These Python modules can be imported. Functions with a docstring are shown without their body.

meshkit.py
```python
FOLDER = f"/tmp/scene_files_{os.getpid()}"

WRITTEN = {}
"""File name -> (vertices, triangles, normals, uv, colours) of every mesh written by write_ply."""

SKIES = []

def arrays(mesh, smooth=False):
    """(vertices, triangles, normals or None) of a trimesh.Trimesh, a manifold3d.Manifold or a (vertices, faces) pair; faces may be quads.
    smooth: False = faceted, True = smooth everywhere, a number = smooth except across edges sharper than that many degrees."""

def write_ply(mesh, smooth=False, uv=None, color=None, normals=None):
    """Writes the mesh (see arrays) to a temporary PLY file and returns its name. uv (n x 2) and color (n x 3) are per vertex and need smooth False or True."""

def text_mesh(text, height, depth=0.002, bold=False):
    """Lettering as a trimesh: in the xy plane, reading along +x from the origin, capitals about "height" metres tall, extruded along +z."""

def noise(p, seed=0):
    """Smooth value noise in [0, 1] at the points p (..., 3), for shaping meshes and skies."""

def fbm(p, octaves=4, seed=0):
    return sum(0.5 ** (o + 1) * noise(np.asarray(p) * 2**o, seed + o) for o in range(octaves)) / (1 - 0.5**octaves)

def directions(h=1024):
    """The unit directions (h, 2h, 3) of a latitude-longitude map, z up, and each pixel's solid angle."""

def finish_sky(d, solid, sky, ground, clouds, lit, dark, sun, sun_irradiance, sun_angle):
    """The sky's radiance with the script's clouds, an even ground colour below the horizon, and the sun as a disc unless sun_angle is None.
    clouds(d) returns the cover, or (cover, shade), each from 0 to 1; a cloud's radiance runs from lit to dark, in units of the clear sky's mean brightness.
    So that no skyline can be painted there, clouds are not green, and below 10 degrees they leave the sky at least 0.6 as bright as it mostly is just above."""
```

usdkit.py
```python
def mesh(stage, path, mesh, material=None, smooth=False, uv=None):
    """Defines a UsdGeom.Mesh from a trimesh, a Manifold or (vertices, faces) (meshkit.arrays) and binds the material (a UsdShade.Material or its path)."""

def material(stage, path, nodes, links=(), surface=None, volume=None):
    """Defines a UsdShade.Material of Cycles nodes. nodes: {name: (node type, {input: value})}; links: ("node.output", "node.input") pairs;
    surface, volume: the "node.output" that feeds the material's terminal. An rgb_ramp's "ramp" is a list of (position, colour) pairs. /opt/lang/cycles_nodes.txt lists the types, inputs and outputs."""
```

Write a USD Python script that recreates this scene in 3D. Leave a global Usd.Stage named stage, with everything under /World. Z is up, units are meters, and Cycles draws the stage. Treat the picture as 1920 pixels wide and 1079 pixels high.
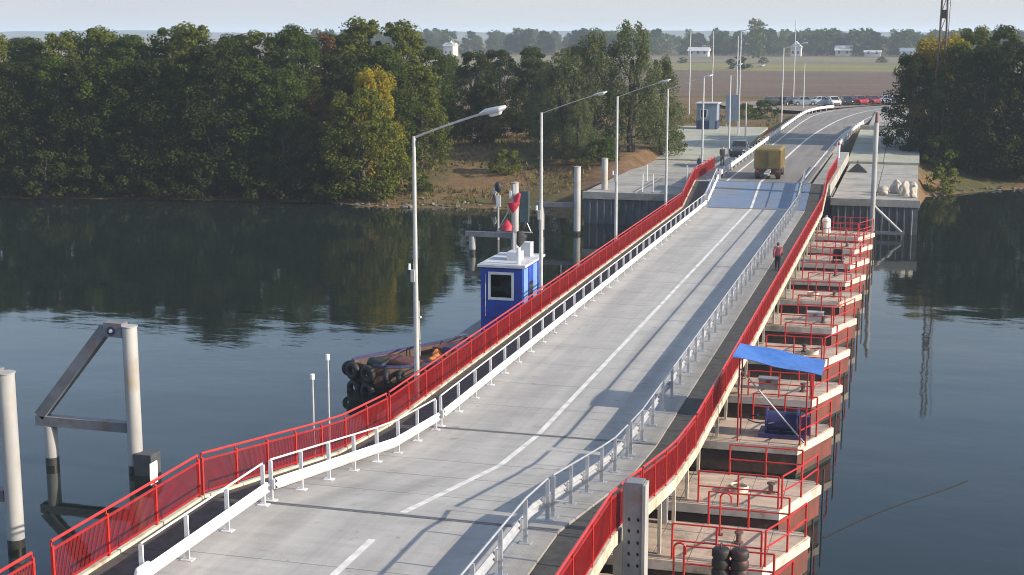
import math, random
import numpy as np
import trimesh
import manifold3d as m3
from shapely.geometry import Polygon
import usdkit, meshkit
from pxr import Usd, UsdGeom, UsdLux, UsdShade, Gf, Sdf, Vt

stage = Usd.Stage.CreateInMemory()
UsdGeom.SetStageUpAxis(stage, UsdGeom.Tokens.z)
UsdGeom.SetStageMetersPerUnit(stage, 1.0)
UsdGeom.Xform.Define(stage, '/World')
UsdGeom.Scope.Define(stage, '/World/Looks')
RNG = np.random.default_rng(7)
random.seed(7)

# ------------------------------------------------------------------ camera, sky, sun, exposure
CAM_Z = 15.9
YAW, PITCH = 15.687, 10.192
cam = UsdGeom.Camera.Define(stage, '/World/camera')
cam.AddTranslateOp().Set(Gf.Vec3d(0, 0, CAM_Z))
cam.AddRotateZOp().Set(YAW)
cam.AddRotateXOp().Set(90 - PITCH)
cam.CreateHorizontalApertureAttr(36.0)
cam.CreateVerticalApertureAttr(36.0 * 575 / 1024)
cam.CreateFocalLengthAttr(36.0 * 2667 / 1920)
cam.CreateClippingRangeAttr(Gf.Vec2f(0.5, 30000))
cam.CreateExposureAttr(0.72)

SUN_EL = math.radians(23)
SUN = np.array([1.0, -0.06, 0.0]); SUN /= np.linalg.norm(SUN)
SUN = np.array([SUN[0] * math.cos(SUN_EL), SUN[1] * math.cos(SUN_EL), math.sin(SUN_EL)])
SUN_ROT = math.atan2(SUN[0], SUN[1])
sun = UsdLux.DistantLight.Define(stage, '/World/sun')
sun.CreateIntensityAttr(1.15); sun.CreateAngleAttr(0.5); sun.CreateNormalizeAttr(True)
sun.CreateColorAttr(Gf.Vec3f(1.0, 0.88, 0.72))
zax = Gf.Vec3d(*map(float, SUN)); xax = Gf.Cross(Gf.Vec3d(0, 0, 1), zax).GetNormalized(); yax = Gf.Cross(zax, xax)
sun.AddTransformOp().Set(Gf.Matrix4d(*xax, 0, *yax, 0, *zax, 0, 0, 0, 0, 1))

sky = UsdLux.DomeLight.Define(stage, '/World/sky')
M_sky = usdkit.material(stage, '/World/Looks/sky_air', {
    'tc': ('texture_coordinate', {}),
    'sk': ('sky_texture', {'sky_type': 'single_scattering', 'sun_disc': False, 'sun_elevation': SUN_EL, 'sun_rotation': SUN_ROT, 'aerosol_density': 0.8, 'ozone_density': 2.0}),
    'mp': ('mapping', {'scale': (2.0, 2.0, 9.0)}),
    'nz': ('noise_texture', {'scale': 1.1, 'detail': 4.0, 'roughness': 0.55}),
    'rp': ('rgb_ramp', {'ramp': [(0.0, (0.05,) * 3), (0.42, (0.12,) * 3), (0.7, (0.42,) * 3), (1.0, (0.5,) * 3)]}),
    'sx': ('separate_xyz', {}), 'el': ('map_range', {'from_min': 0.02, 'from_max': 0.25, 'to_min': 0.76, 'to_max': 0.0, 'clamp': True}),      # thin veil that thickens towards the horizon
    'sm': ('math', {'math_type': 'add'}),
    'mx': ('mix_color', {'b': (2.75, 2.85, 3.1), 'use_clamp': False}),
    'bg': ('background_shader', {'strength': 0.14})},
    [('tc.generated', 'mp.vector'), ('mp.vector', 'nz.vector'), ('nz.fac', 'rp.fac'), ('tc.generated', 'sx.vector'), ('sx.z', 'el.value'), ('el.result', 'sm.value1'), ('rp.color', 'sm.value2'), ('sm.value', 'mx.fac'), ('sk.color', 'mx.a'), ('mx.result', 'bg.color')],
    surface='bg.background')
UsdShade.MaterialBindingAPI.Apply(sky.GetPrim()).Bind(M_sky)

# ------------------------------------------------------------------ helpers
COUNT = {}


def numbered(base, name):
    k = (base, name); n = COUNT.get(k, 0); COUNT[k] = n + 1
    return f'{base}/{name}' + (f'_{n:03d}' if n else '')


def tag(o, label=None, cat=None, group=None, kind=None):
    p = o.GetPrim() if hasattr(o, 'GetPrim') else o
    for k, v in (('label', label), ('category', cat), ('group', group), ('kind', kind)):
        if v: p.SetCustomDataByKey(k, v)
    return o


tag(sky, kind='structure')


def path_of(o):
    return '/World' if o is None else str(o.GetPath())


def thing(name, label, cat, loc=(0, 0, 0), rz=0.0, group=None, scale=None):
    x = UsdGeom.Xform.Define(stage, numbered('/World', name))
    x.AddTranslateOp().Set(Gf.Vec3d(*map(float, loc)))
    if rz: x.AddRotateZOp().Set(float(rz))
    if scale is not None: x.AddScaleOp().Set(Gf.Vec3f(*map(float, np.broadcast_to(scale, 3))))
    return tag(x, label, cat, group)


def dup(src, label, loc, rz=0.0, group=None, scale=None, name=None):
    p = src.GetPrim(); was = p.GetCustomData()
    base = name or p.GetName().rstrip('0123456789').rstrip('_')
    x = UsdGeom.Xform.Define(stage, numbered('/World', base))
    x.GetPrim().GetReferences().AddInternalReference(p.GetPath())
    x.GetPrim().SetInstanceable(True)
    x.ClearXformOpOrder()
    t = x.GetPrim().GetAttribute('xformOp:translate')
    ops = [UsdGeom.XformOp(t) if t else x.AddTranslateOp()]
    ops[0].Set(Gf.Vec3d(*map(float, loc)))
    a = x.GetPrim().GetAttribute('xformOp:rotateZ')
    o = UsdGeom.XformOp(a) if a else x.AddRotateZOp(); o.Set(float(rz)); ops.append(o)
    a = x.GetPrim().GetAttribute('xformOp:scale')
    o = UsdGeom.XformOp(a) if a else x.AddScaleOp()
    o.Set(Gf.Vec3f(*map(float, np.broadcast_to(1.0 if scale is None else scale, 3)))); ops.append(o)
    x.SetXformOpOrder(ops)
    return tag(x, label, was['category'], group or was.get('group'))


class MB:
    """Collects simple shapes and makes them one mesh."""
    def __init__(self): self.v, self.f, self.n = [], [], 0

    def raw(self, v, f):
        v = np.asarray(v, float).reshape(-1, 3); f = np.asarray(f, int)
        if f.ndim == 2 and f.shape[1] == 4: f = np.vstack([f[:, [0, 1, 2]], f[:, [0, 2, 3]]])
        self.v.append(v); self.f.append(f + self.n); self.n += len(v); return self

    def add(self, m):
        if hasattr(m, 'to_mesh'):
            q = m.to_mesh(); return self.raw(q.vert_properties[:, :3], q.tri_verts)
        return self.raw(m.vertices, m.faces)

    def box(self, lo, hi):
        x0, y0, z0 = lo; x1, y1, z1 = hi
        v = [(x0, y0, z0), (x1, y0, z0), (x1, y1, z0), (x0, y1, z0), (x0, y0, z1), (x1, y0, z1), (x1, y1, z1), (x0, y1, z1)]
        return self.raw(v, BOXF)

    def cbox(self, c, s):
        c, s = np.asarray(c, float), np.asarray(s, float) / 2
        return self.box(c - s, c + s)

    def hexa(self, v): return self.raw(v, BOXF)

    def tube(self, p0, p1, r0, r1=None, n=8, cap=True):
        p0, p1 = np.asarray(p0, float), np.asarray(p1, float); r1 = r0 if r1 is None else r1
        d = p1 - p0; d /= np.linalg.norm(d)
        u = np.cross(d, [0, 0, 1.0] if abs(d[2]) < 0.95 else [1.0, 0, 0]); u /= np.linalg.norm(u); w = np.cross(d, u)
        a = np.arange(n) / n * 2 * math.pi + math.pi / n
        ring = np.cos(a)[:, None] * u + np.sin(a)[:, None] * w
        v = np.vstack([p0 + ring * r0, p1 + ring * r1, [p0, p1]])
        i = np.arange(n); j = (i + 1) % n
        f = [np.c_[i, i + n, j], np.c_[j, i + n, j + n]]
        if cap: f += [np.c_[np.full(n, 2 * n), i, j], np.c_[np.full(n, 2 * n + 1), j + n, i + n]]
        return self.raw(v, np.vstack(f))

    def path(self, pts, r, n=6):
        for a, b in zip(pts[:-1], pts[1:]): self.tube(a, b, r, r, n)
        return self

    def lathe(self, prof, c=(0, 0, 0), n=16):
        prof = np.asarray(prof, float); a = np.arange(n) / n * 2 * math.pi; k = len(prof)
        v = np.array([(r * math.cos(t) + c[0], r * math.sin(t) + c[1], z + c[2]) for t in a for r, z in prof])
        f = []
        for i in range(n):
            for j in range(k - 1):
                p, q = i * k + j, ((i + 1) % n) * k + j
                f += [(p, q, q + 1), (p, q + 1, p + 1)]
        return self.raw(v, f)

    def torus(self, c, R, r, axis, n=20, m=8):
        axis = np.asarray(axis, float); axis /= np.linalg.norm(axis)
        u = np.cross(axis, [0, 0, 1.0] if abs(axis[2]) < .9 else [1.0, 0, 0]); u /= np.linalg.norm(u); w = np.cross(axis, u)
        v, f = [], []
        for i in range(n):
            t = i / n * 2 * math.pi; d = math.cos(t) * u + math.sin(t) * w
            for j in range(m):
                s = j / m * 2 * math.pi
                v.append(np.asarray(c) + d * (R + r * math.cos(s)) + axis * r * math.sin(s))
                f.append((i * m + j, ((i + 1) % n) * m + j, ((i + 1) % n) * m + (j + 1) % m, i * m + (j + 1) % m))
        return self.raw(v, f)

    def build(self, name, mat, parent=None, label=None, smooth=False, kind=None):
        v, f = np.vstack(self.v), np.vstack(self.f)
        m = usdkit.mesh(stage, numbered(path_of(parent), name), trimesh.Trimesh(v, f, process=False), mat, smooth=smooth)
        return tag(m, label, kind=kind)


BOXF = np.array([(0, 2, 1), (0, 3, 2), (4, 5, 6), (4, 6, 7), (0, 1, 5), (0, 5, 4), (1, 2, 6), (1, 6, 5), (2, 3, 7), (2, 7, 6), (3, 0, 4), (3, 4, 7)])


def hull(pts_r, res=10):
    """Hull of spheres (x, y, z, r)."""
    s = [m3.Manifold.sphere(r, res).translate((x, y, z)) for x, y, z, r in pts_r]
    return m3.Manifold.batch_hull(s)


def hullp(pts): return m3.Manifold.hull_points(np.asarray(pts, float))


def mat(name, c, rough=0.6, c2=None, scale=3.0, stretch=(1, 1, 1), bump=0.0, bscale=20.0, metal=0.0, detail=5.0, lo=0.35, hi=0.65, spec=None, dirt=None, dscale=0.6):
    """A principled material whose colour wanders between c and c2 (and dirt in large patches)."""
    c2 = c2 or tuple(x * 0.72 for x in c)
    n = {'g': ('geometry', {}), 'm': ('mapping', {'scale': stretch}), 'n': ('noise_texture', {'scale': scale, 'detail': detail, 'roughness': 0.6}),
         'r': ('rgb_ramp', {'ramp': [(lo, c2), (hi, c)]}), 'p': ('principled_bsdf', {'roughness': rough, 'metallic': metal})}
    l = [('g.position', 'm.vector'), ('m.vector', 'n.vector'), ('n.fac', 'r.fac')]
    out = 'r.color'
    if dirt:
        n['dn'] = ('noise_texture', {'scale': dscale, 'detail': 6.0, 'roughness': 0.65})
        n['dr'] = ('rgb_ramp', {'ramp': [(0.5, (0, 0, 0)), (0.68, (0.8,) * 3)]})
        n['dm'] = ('mix_color', {'b': dirt})
        l += [('g.position', 'dn.vector'), ('dn.fac', 'dr.fac'), ('dr.color', 'dm.fac'), (out, 'dm.a')]; out = 'dm.result'
    l.append((out, 'p.base_color'))
    if bump:
        n['bn'] = ('noise_texture', {'scale': bscale, 'detail': 4.0}); n['b'] = ('bump', {'strength': 1.0, 'distance': bump})
        l += [('g.position', 'bn.vector'), ('bn.fac', 'b.height'), ('b.normal', 'p.normal')]
    if spec is not None: n['p'][1]['specular_ior_level'] = spec
    return usdkit.material(stage, '/World/Looks/' + name, n, l, surface='p.BSDF')


def leafmat(name, cols, trans=0.38):
    """cols: ramp colours picked per leaf, with clumps by position."""
    k = len(cols)
    return usdkit.material(stage, '/World/Looks/' + name, {
        'g': ('geometry', {}), 'n': ('noise_texture', {'scale': 0.55, 'detail': 2.0}), 'oi': ('object_info', {}),
        'a': ('math', {'math_type': 'multiply', 'value2': 0.45}), 'b': ('math', {'math_type': 'multiply_add', 'value2': 0.9, 'value3': -0.2}),
        's': ('math', {'math_type': 'add'}), 'r': ('rgb_ramp', {'ramp': [(i / (k - 1), c) for i, c in enumerate(cols)]}),
        'd': ('principled_bsdf', {'roughness': 0.6, 'specular_ior_level': 0.08}), 't': ('translucent_bsdf', {}), 'x': ('mix_closure', {'fac': trans})},
        [('g.random_per_island', 'a.value1'), ('g.position', 'n.vector'), ('n.fac', 'b.value1'), ('a.value', 's.value1'), ('b.value', 's.value2'),
         ('s.value', 'r.fac'), ('r.color', 'd.base_color'), ('r.color', 't.color'), ('d.BSDF', 'x.closure1'), ('t.BSDF', 'x.closure2')], surface='x.closure')


M = {}
M['dirt'] = usdkit.material(stage, '/World/Looks/bank_soil', {
    'g': ('geometry', {}), 'n1': ('noise_texture', {'scale': 0.09, 'detail': 7.0, 'roughness': 0.62}), 'n2': ('noise_texture', {'scale': 1.3, 'detail': 6.0, 'roughness': 0.7}),
    'r1': ('rgb_ramp', {'ramp': [(0.36, (0.21, 0.125, 0.075)), (0.5, (0.19, 0.125, 0.065)), (0.62, (0.10, 0.095, 0.04))]}),
    'r2': ('rgb_ramp', {'ramp': [(0.3, (0.55,) * 3), (0.7, (1.1,) * 3)]}), 'x': ('mix_color', {'blend_type': 'multiply', 'fac': 1.0}),
    'b': ('bump', {'distance': 0.12, 'strength': 0.8}), 'p': ('principled_bsdf', {'roughness': 0.95, 'specular_ior_level': 0.1})},
    [('g.position', 'n1.vector'), ('g.position', 'n2.vector'), ('n1.fac', 'r1.fac'), ('n2.fac', 'r2.fac'), ('r1.color', 'x.a'), ('r2.color', 'x.b'), ('x.result', 'p.base_color'),
     ('n2.fac', 'b.height'), ('b.normal', 'p.normal')], surface='p.BSDF')
M['plough'] = mat('ploughed_soil', (0.17, 0.125, 0.095), 0.95, (0.12, 0.09, 0.07), 0.02, stretch=(1, 6, 1), bump=0.25, bscale=1.2, spec=0.05)
M['meadow'] = mat('dry_meadow', (0.23, 0.205, 0.09), 0.95, (0.15, 0.15, 0.075), 0.012, stretch=(1, 5, 1), bump=0.2, bscale=1.0, spec=0.05)
M['stubble'] = mat('pale_stubble', (0.22, 0.19, 0.13), 0.95, (0.14, 0.13, 0.08), 0.015, stretch=(1, 4, 1), spec=0.05)
M['water'] = usdkit.material(stage, '/World/Looks/river_water', {
    'g': ('geometry', {}), 'm1': ('mapping', {'scale': (0.75, 1.35, 1.0), 'rotation': (0, 0, 0.25)}), 'n1': ('noise_texture', {'scale': 1.1, 'detail': 3.0, 'roughness': 0.5, 'distortion': 0.4}),
    'm2': ('mapping', {'scale': (0.6, 1.0, 1.0), 'rotation': (0, 0, -0.3)}), 'n2': ('noise_texture', {'scale': 0.16, 'detail': 2.0}),
    'n3': ('noise_texture', {'scale': 0.035, 'detail': 3.0, 'roughness': 0.5}), 'r3': ('rgb_ramp', {'ramp': [(0.38, (0.25,) * 3), (0.62, (1.0,) * 3)]}),
    'h': ('math', {'math_type': 'multiply'}), 'b1': ('bump', {'distance': 0.0065, 'strength': 1.0}), 'b2': ('bump', {'distance': 0.05, 'strength': 1.0}),
    'p': ('principled_bsdf', {'base_color': (0.008, 0.011, 0.009), 'roughness': 0.035, 'ior': 1.333})},
    [('g.position', 'm1.vector'), ('m1.vector', 'n1.vector'), ('g.position', 'm2.vector'), ('m2.vector', 'n2.vector'), ('g.position', 'n3.vector'), ('n3.fac', 'r3.fac'),
     ('n1.fac', 'h.value1'), ('r3.color', 'h.value2'), ('h.value', 'b1.height'), ('n2.fac', 'b2.height'), ('b2.normal', 'b1.normal'), ('b1.normal', 'p.normal')], surface='p.BSDF')
# concrete / steel road deck with transverse brushed texture and worn wheel tracks along the lanes
M['deck'] = usdkit.material(stage, '/World/Looks/deck_surface', {
    'g': ('geometry', {}), 'm': ('mapping', {'scale': (0.25, 3.0, 1.0)}), 'n': ('noise_texture', {'scale': 1.2, 'detail': 6.0, 'roughness': 0.65}),
    'r': ('rgb_ramp', {'ramp': [(0.32, (0.41, 0.395, 0.37)), (0.68, (0.48, 0.46, 0.43))]}),
    'm2': ('mapping', {'scale': (1.3, 0.035, 1.0)}), 'n2': ('noise_texture', {'scale': 1.0, 'detail': 4.0, 'roughness': 0.6}),
    'r2': ('rgb_ramp', {'ramp': [(0.36, (0.80,) * 3), (0.56, (1.0,) * 3)]}), 'x': ('mix_color', {'blend_type': 'multiply', 'fac': 0.85}),
    'n3': ('noise_texture', {'scale': 0.5, 'detail': 6.0, 'roughness': 0.7}), 'r3': ('rgb_ramp', {'ramp': [(0.3, (0.8,) * 3), (0.6, (1.0,) * 3)]}), 'x2': ('mix_color', {'blend_type': 'multiply', 'fac': 1.0}),
    'sx': ('separate_xyz', {}), 'mr': ('map_range', {'from_min': -15.6, 'from_max': -8.0}),
    'tr': ('rgb_ramp', {'ramp': [(0.0, (.78, .75, .70)), (.07, (1, 1, 1)), (.13, (1, 1, 1)), (.19, (.84,) * 3), (.26, (1, 1, 1)), (.36, (.84,) * 3), (.44, (1, 1, 1)), (.56, (1, 1, 1)), (.63, (.74,) * 3), (.70, (.97,) * 3), (.80, (.80,) * 3), (.88, (1, 1, 1)), (1.0, (.8, .78, .74))]}),
    'm5': ('mapping', {'scale': (1.0, 0.12, 1.0)}), 'n5': ('noise_texture', {'scale': 0.9, 'detail': 5.0}), 'r5': ('rgb_ramp', {'ramp': [(0.35, (0.15,) * 3), (0.65, (1.0,) * 3)]}), 'x3': ('mix_color', {'blend_type': 'multiply'}),
    'n6': ('noise_texture', {'scale': 2.3, 'detail': 3.0}), 'r6': ('rgb_ramp', {'ramp': [(0.24, (.55, .52, .48)), (0.34, (1, 1, 1))]}), 'x4': ('mix_color', {'blend_type': 'multiply', 'fac': 0.8}),
    'n4': ('noise_texture', {'scale': 30.0, 'detail': 3.0}), 'b': ('bump', {'distance': 0.004}), 'p': ('principled_bsdf', {'roughness': 0.62, 'specular_ior_level': 0.4})},
    [('g.position', 'm.vector'), ('m.vector', 'n.vector'), ('n.fac', 'r.fac'), ('g.position', 'm2.vector'), ('m2.vector', 'n2.vector'), ('n2.fac', 'r2.fac'), ('r.color', 'x.a'), ('r2.color', 'x.b'),
     ('g.position', 'n3.vector'), ('n3.fac', 'r3.fac'), ('x.result', 'x2.a'), ('r3.color', 'x2.b'), ('x2.result', 'x3.a'), ('g.position', 'sx.vector'), ('sx.x', 'mr.value'), ('mr.result', 'tr.fac'), ('tr.color', 'x3.b'), ('g.position', 'm5.vector'), ('m5.vector', 'n5.vector'), ('n5.fac', 'r5.fac'), ('r5.color', 'x3.fac'),
     ('g.position', 'n6.vector'), ('n6.fac', 'r6.fac'), ('x3.result', 'x4.a'), ('r6.color', 'x4.b'), ('x4.result', 'p.base_color'),
     ('g.position', 'n4.vector'), ('n4.fac', 'b.height'), ('b.normal', 'p.normal')], surface='p.BSDF')
M['blue_deck'] = mat('bluish_ramp_deck', (0.17, 0.225, 0.32), 0.42, (0.135, 0.18, 0.265), 1.5, stretch=(0.6, 2.5, 1), bump=0.003, bscale=25, dirt=(0.2, 0.19, 0.18), dscale=0.5)  # blue-grey tone over the whole far ramp deck
M['asphalt'] = mat('far_asphalt', (0.20, 0.185, 0.17), 0.8, (0.15, 0.14, 0.13), 0.8, stretch=(2, 0.1, 1), bump=0.006, bscale=12, dirt=(0.24, 0.21, 0.18), dscale=0.15)
M['concrete'] = mat('quay_concrete', (0.36, 0.345, 0.31), 0.85, (0.27, 0.26, 0.235), 0.8, bump=0.01, bscale=6, dirt=(0.18, 0.165, 0.14), dscale=0.35)
M['shaded_wall'] = mat('shaded_quay_wall', (0.13, 0.135, 0.145), 0.85, (0.085, 0.09, 0.10), 0.7, stretch=(1, 1, 0.3), bump=0.02, bscale=3, dirt=(0.06, 0.06, 0.05), dscale=0.5)  # dark bluish tone puts the shade on the wall fronts into the colour
M['slab_green'] = mat('upper_slab_concrete', (0.40, 0.40, 0.33), 0.85, (0.30, 0.31, 0.25), 0.6, bump=0.01, bscale=6, dirt=(0.2, 0.19, 0.14), dscale=0.3)
M['walk'] = mat('walkway_grating', (0.085, 0.08, 0.072), 0.8, (0.05, 0.048, 0.045), 3.0, bump=0.01, bscale=40)
M['joint'] = mat('joint_steel', (0.15, 0.15, 0.15), 0.5, (0.10, 0.10, 0.10), 5.0)
M['paint_line'] = mat('road_paint', (0.70, 0.69, 0.66), 0.7, (0.42, 0.41, 0.39), 1.6, detail=8, lo=0.3, hi=0.55)
M['white'] = mat('guard_white_paint', (0.74, 0.74, 0.73), 0.45, (0.62, 0.62, 0.60), 2.0, dirt=(0.42, 0.38, 0.32), dscale=1.1)
M['galv'] = mat('galvanised_steel', (0.50, 0.51, 0.52), 0.42, (0.38, 0.39, 0.41), 3.0, metal=0.35)
M['cream'] = mat('cream_girder_paint', (0.60, 0.55, 0.44), 0.55, (0.47, 0.42, 0.33), 1.4, dirt=(0.26, 0.17, 0.10), dscale=1.3)
M['fascia'] = mat('pontoon_fascia_paint', (0.66, 0.57, 0.49), 0.55, (0.54, 0.46, 0.39), 1.4, dirt=(0.3, 0.2, 0.13), dscale=1.3)
M['red'] = mat('red_railing_paint', (0.36, 0.010, 0.011), 0.5, (0.26, 0.008, 0.009), 1.5, dirt=(0.26, 0.03, 0.022), dscale=0.9)
M['redtop'] = mat('red_handrail_paint', (0.50, 0.035, 0.028), 0.35, (0.40, 0.022, 0.018), 2.5)
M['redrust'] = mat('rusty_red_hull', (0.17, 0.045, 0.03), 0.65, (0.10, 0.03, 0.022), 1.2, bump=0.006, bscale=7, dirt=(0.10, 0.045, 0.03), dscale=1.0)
M['hull_dark'] = mat('dark_brown_hull', (0.14, 0.075, 0.055), 0.6, (0.085, 0.052, 0.04), 1.2, bump=0.006, bscale=7, dirt=(0.045, 0.035, 0.03), dscale=0.8)
M['weed'] = mat('waterline_weed', (0.022, 0.026, 0.016), 0.6, (0.012, 0.014, 0.01), 3.0)
M['deckwood'] = mat('pontoon_deck_tan', (0.50, 0.395, 0.31), 0.8, (0.37, 0.285, 0.225), 1.3, stretch=(1.0, 3.5, 1), bump=0.006, bscale=10, dirt=(0.17, 0.13, 0.10), dscale=0.9)
M['concpile'] = mat('pale_pile_paint', (0.40, 0.395, 0.385), 0.6, (0.30, 0.297, 0.29), 1.2, stretch=(1, 1, 0.3), dirt=(0.32, 0.26, 0.19), dscale=0.7)
M['pile_grey'] = mat('grey_steel_beam', (0.22, 0.225, 0.24), 0.55, (0.15, 0.155, 0.17), 1.5, dirt=(0.17, 0.12, 0.085), dscale=0.9)
M['pile_wet'] = mat('wet_pile_foot', (0.05, 0.048, 0.042), 0.4, (0.03, 0.03, 0.028), 3.0)
M['lampgrey'] = mat('lamp_galvanised', (0.52, 0.52, 0.51), 0.42, (0.42, 0.42, 0.42), 2.5, metal=0.3)
M['lamphead'] = mat('lamp_head_grey', (0.55, 0.57, 0.58), 0.3, (0.46, 0.48, 0.50), 4.0, metal=0.3)
M['lampglass'] = mat('lamp_lens', (0.66, 0.68, 0.70), 0.12, (0.58, 0.6, 0.62), 4.0)
M['blue'] = mat('blue_cabin_paint', (0.028, 0.075, 0.42), 0.42, (0.022, 0.06, 0.34), 1.4, dirt=(0.03, 0.045, 0.17), dscale=1.0)
M['boatblue'] = mat('worn_boat_blue', (0.035, 0.045, 0.16), 0.55, (0.03, 0.03, 0.09), 2.5, dirt=(0.08, 0.05, 0.04), dscale=1.5)
M['bluelight'] = mat('pale_blue_panel', (0.16, 0.30, 0.58), 0.45, (0.12, 0.24, 0.48), 1.5)
M['tarp'] = mat('blue_tarpaulin', (0.055, 0.17, 0.52), 0.5, (0.04, 0.135, 0.43), 1.8, bump=0.03, bscale=3.0)
M['whitebox'] = mat('white_plastic', (0.78, 0.78, 0.76), 0.4, (0.66, 0.66, 0.64), 2.0)
M['greyroof'] = mat('pale_grey_roof', (0.52, 0.53, 0.56), 0.5, (0.42, 0.43, 0.46), 1.5)
M['black'] = mat('black_rubber', (0.022, 0.021, 0.021), 0.65, (0.014, 0.014, 0.014), 4.0, bump=0.006, bscale=14)
M['glass'] = usdkit.material(stage, '/World/Looks/window_glass', {'f': ('fresnel', {'IOR': 1.5}), 't': ('transparent_bsdf', {'color': (0.42, 0.46, 0.46)}), 'g': ('glossy_bsdf', {'roughness': 0.03, 'color': (0.9, 0.9, 0.9)}), 'x': ('mix_closure', {})},
                            [('f.fac', 'x.fac'), ('t.BSDF', 'x.closure1'), ('g.BSDF', 'x.closure2')], surface='x.closure')
M['carglass'] = mat('car_glass', (0.02, 0.024, 0.028), 0.06, (0.018, 0.02, 0.024), 1.0)
M['interior'] = mat('dark_interior', (0.06, 0.05, 0.05), 0.8)
M['olive'] = mat('olive_truck_canvas', (0.19, 0.14, 0.042), 0.75, (0.14, 0.105, 0.034), 1.5, bump=0.01, bscale=6, dirt=(0.13, 0.10, 0.05), dscale=0.9)
M['darkmetal'] = mat('dark_chassis', (0.03, 0.03, 0.03), 0.55)
M['orange'] = mat('orange_canvas', (0.62, 0.22, 0.045), 0.7, (0.5, 0.17, 0.035), 4.0, bump=0.01, bscale=9)
M['purple'] = mat('dark_blue_winch_paint', (0.035, 0.035, 0.13), 0.5, (0.025, 0.022, 0.08), 3.0)
M['skin'] = mat('skin', (0.48, 0.30, 0.22), 0.55, (0.44, 0.27, 0.2), 20.0)
M['bark'] = mat('bark', (0.075, 0.06, 0.045), 0.9, (0.04, 0.032, 0.025), 3.0, stretch=(3, 3, 0.5), bump=0.03, bscale=6)
M['cloth_dark'] = mat('dark_cloth', (0.02, 0.022, 0.03), 0.85)
M['cloth_pink'] = mat('pink_cloth', (0.30, 0.08, 0.10), 0.85)
M['cloth_white'] = mat('white_cloth', (0.62, 0.62, 0.60), 0.85)
M['cloth_blue'] = mat('blue_cloth', (0.05, 0.07, 0.14), 0.85)
M['hairm'] = mat('brown_hair', (0.03, 0.02, 0.014), 0.6)
M['stone'] = mat('pale_stone', (0.44, 0.40, 0.34), 0.85, (0.32, 0.29, 0.25), 2.5, bump=0.02, bscale=5)
M['stone_dark'] = mat('shaded_stone', (0.20, 0.17, 0.14), 0.9, (0.12, 0.10, 0.085), 2.5, bump=0.02, bscale=5)  # shadowed shore: its shade is put into this darker stone colour
M['kiosk'] = mat('blue_grey_kiosk', (0.20, 0.25, 0.32), 0.6, (0.16, 0.20, 0.26), 1.0)
M['kioskdark'] = mat('navy_kiosk_panel', (0.03, 0.04, 0.11), 0.5)
M['housewall'] = mat('white_house_wall', (0.5, 0.49, 0.46), 0.8, (0.42, 0.41, 0.39), 0.4)
M['houseroof'] = mat('pale_metal_roof', (0.48, 0.49, 0.50), 0.5, (0.4, 0.41, 0.42), 0.4)
M['roofbrown'] = mat('brown_tile_roof', (0.20, 0.12, 0.09), 0.8)
M['wire'] = mat('dark_cable', (0.012, 0.012, 0.012), 0.6)
M['signred'] = mat('red_marker_paint', (0.48, 0.03, 0.06), 0.55, (0.34, 0.02, 0.045), 3.0)
M['grassm'] = leafmat('dry_grass_blades', [(0.10, 0.10, 0.03), (0.17, 0.14, 0.05), (0.24, 0.18, 0.08)], 0.25)

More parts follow.
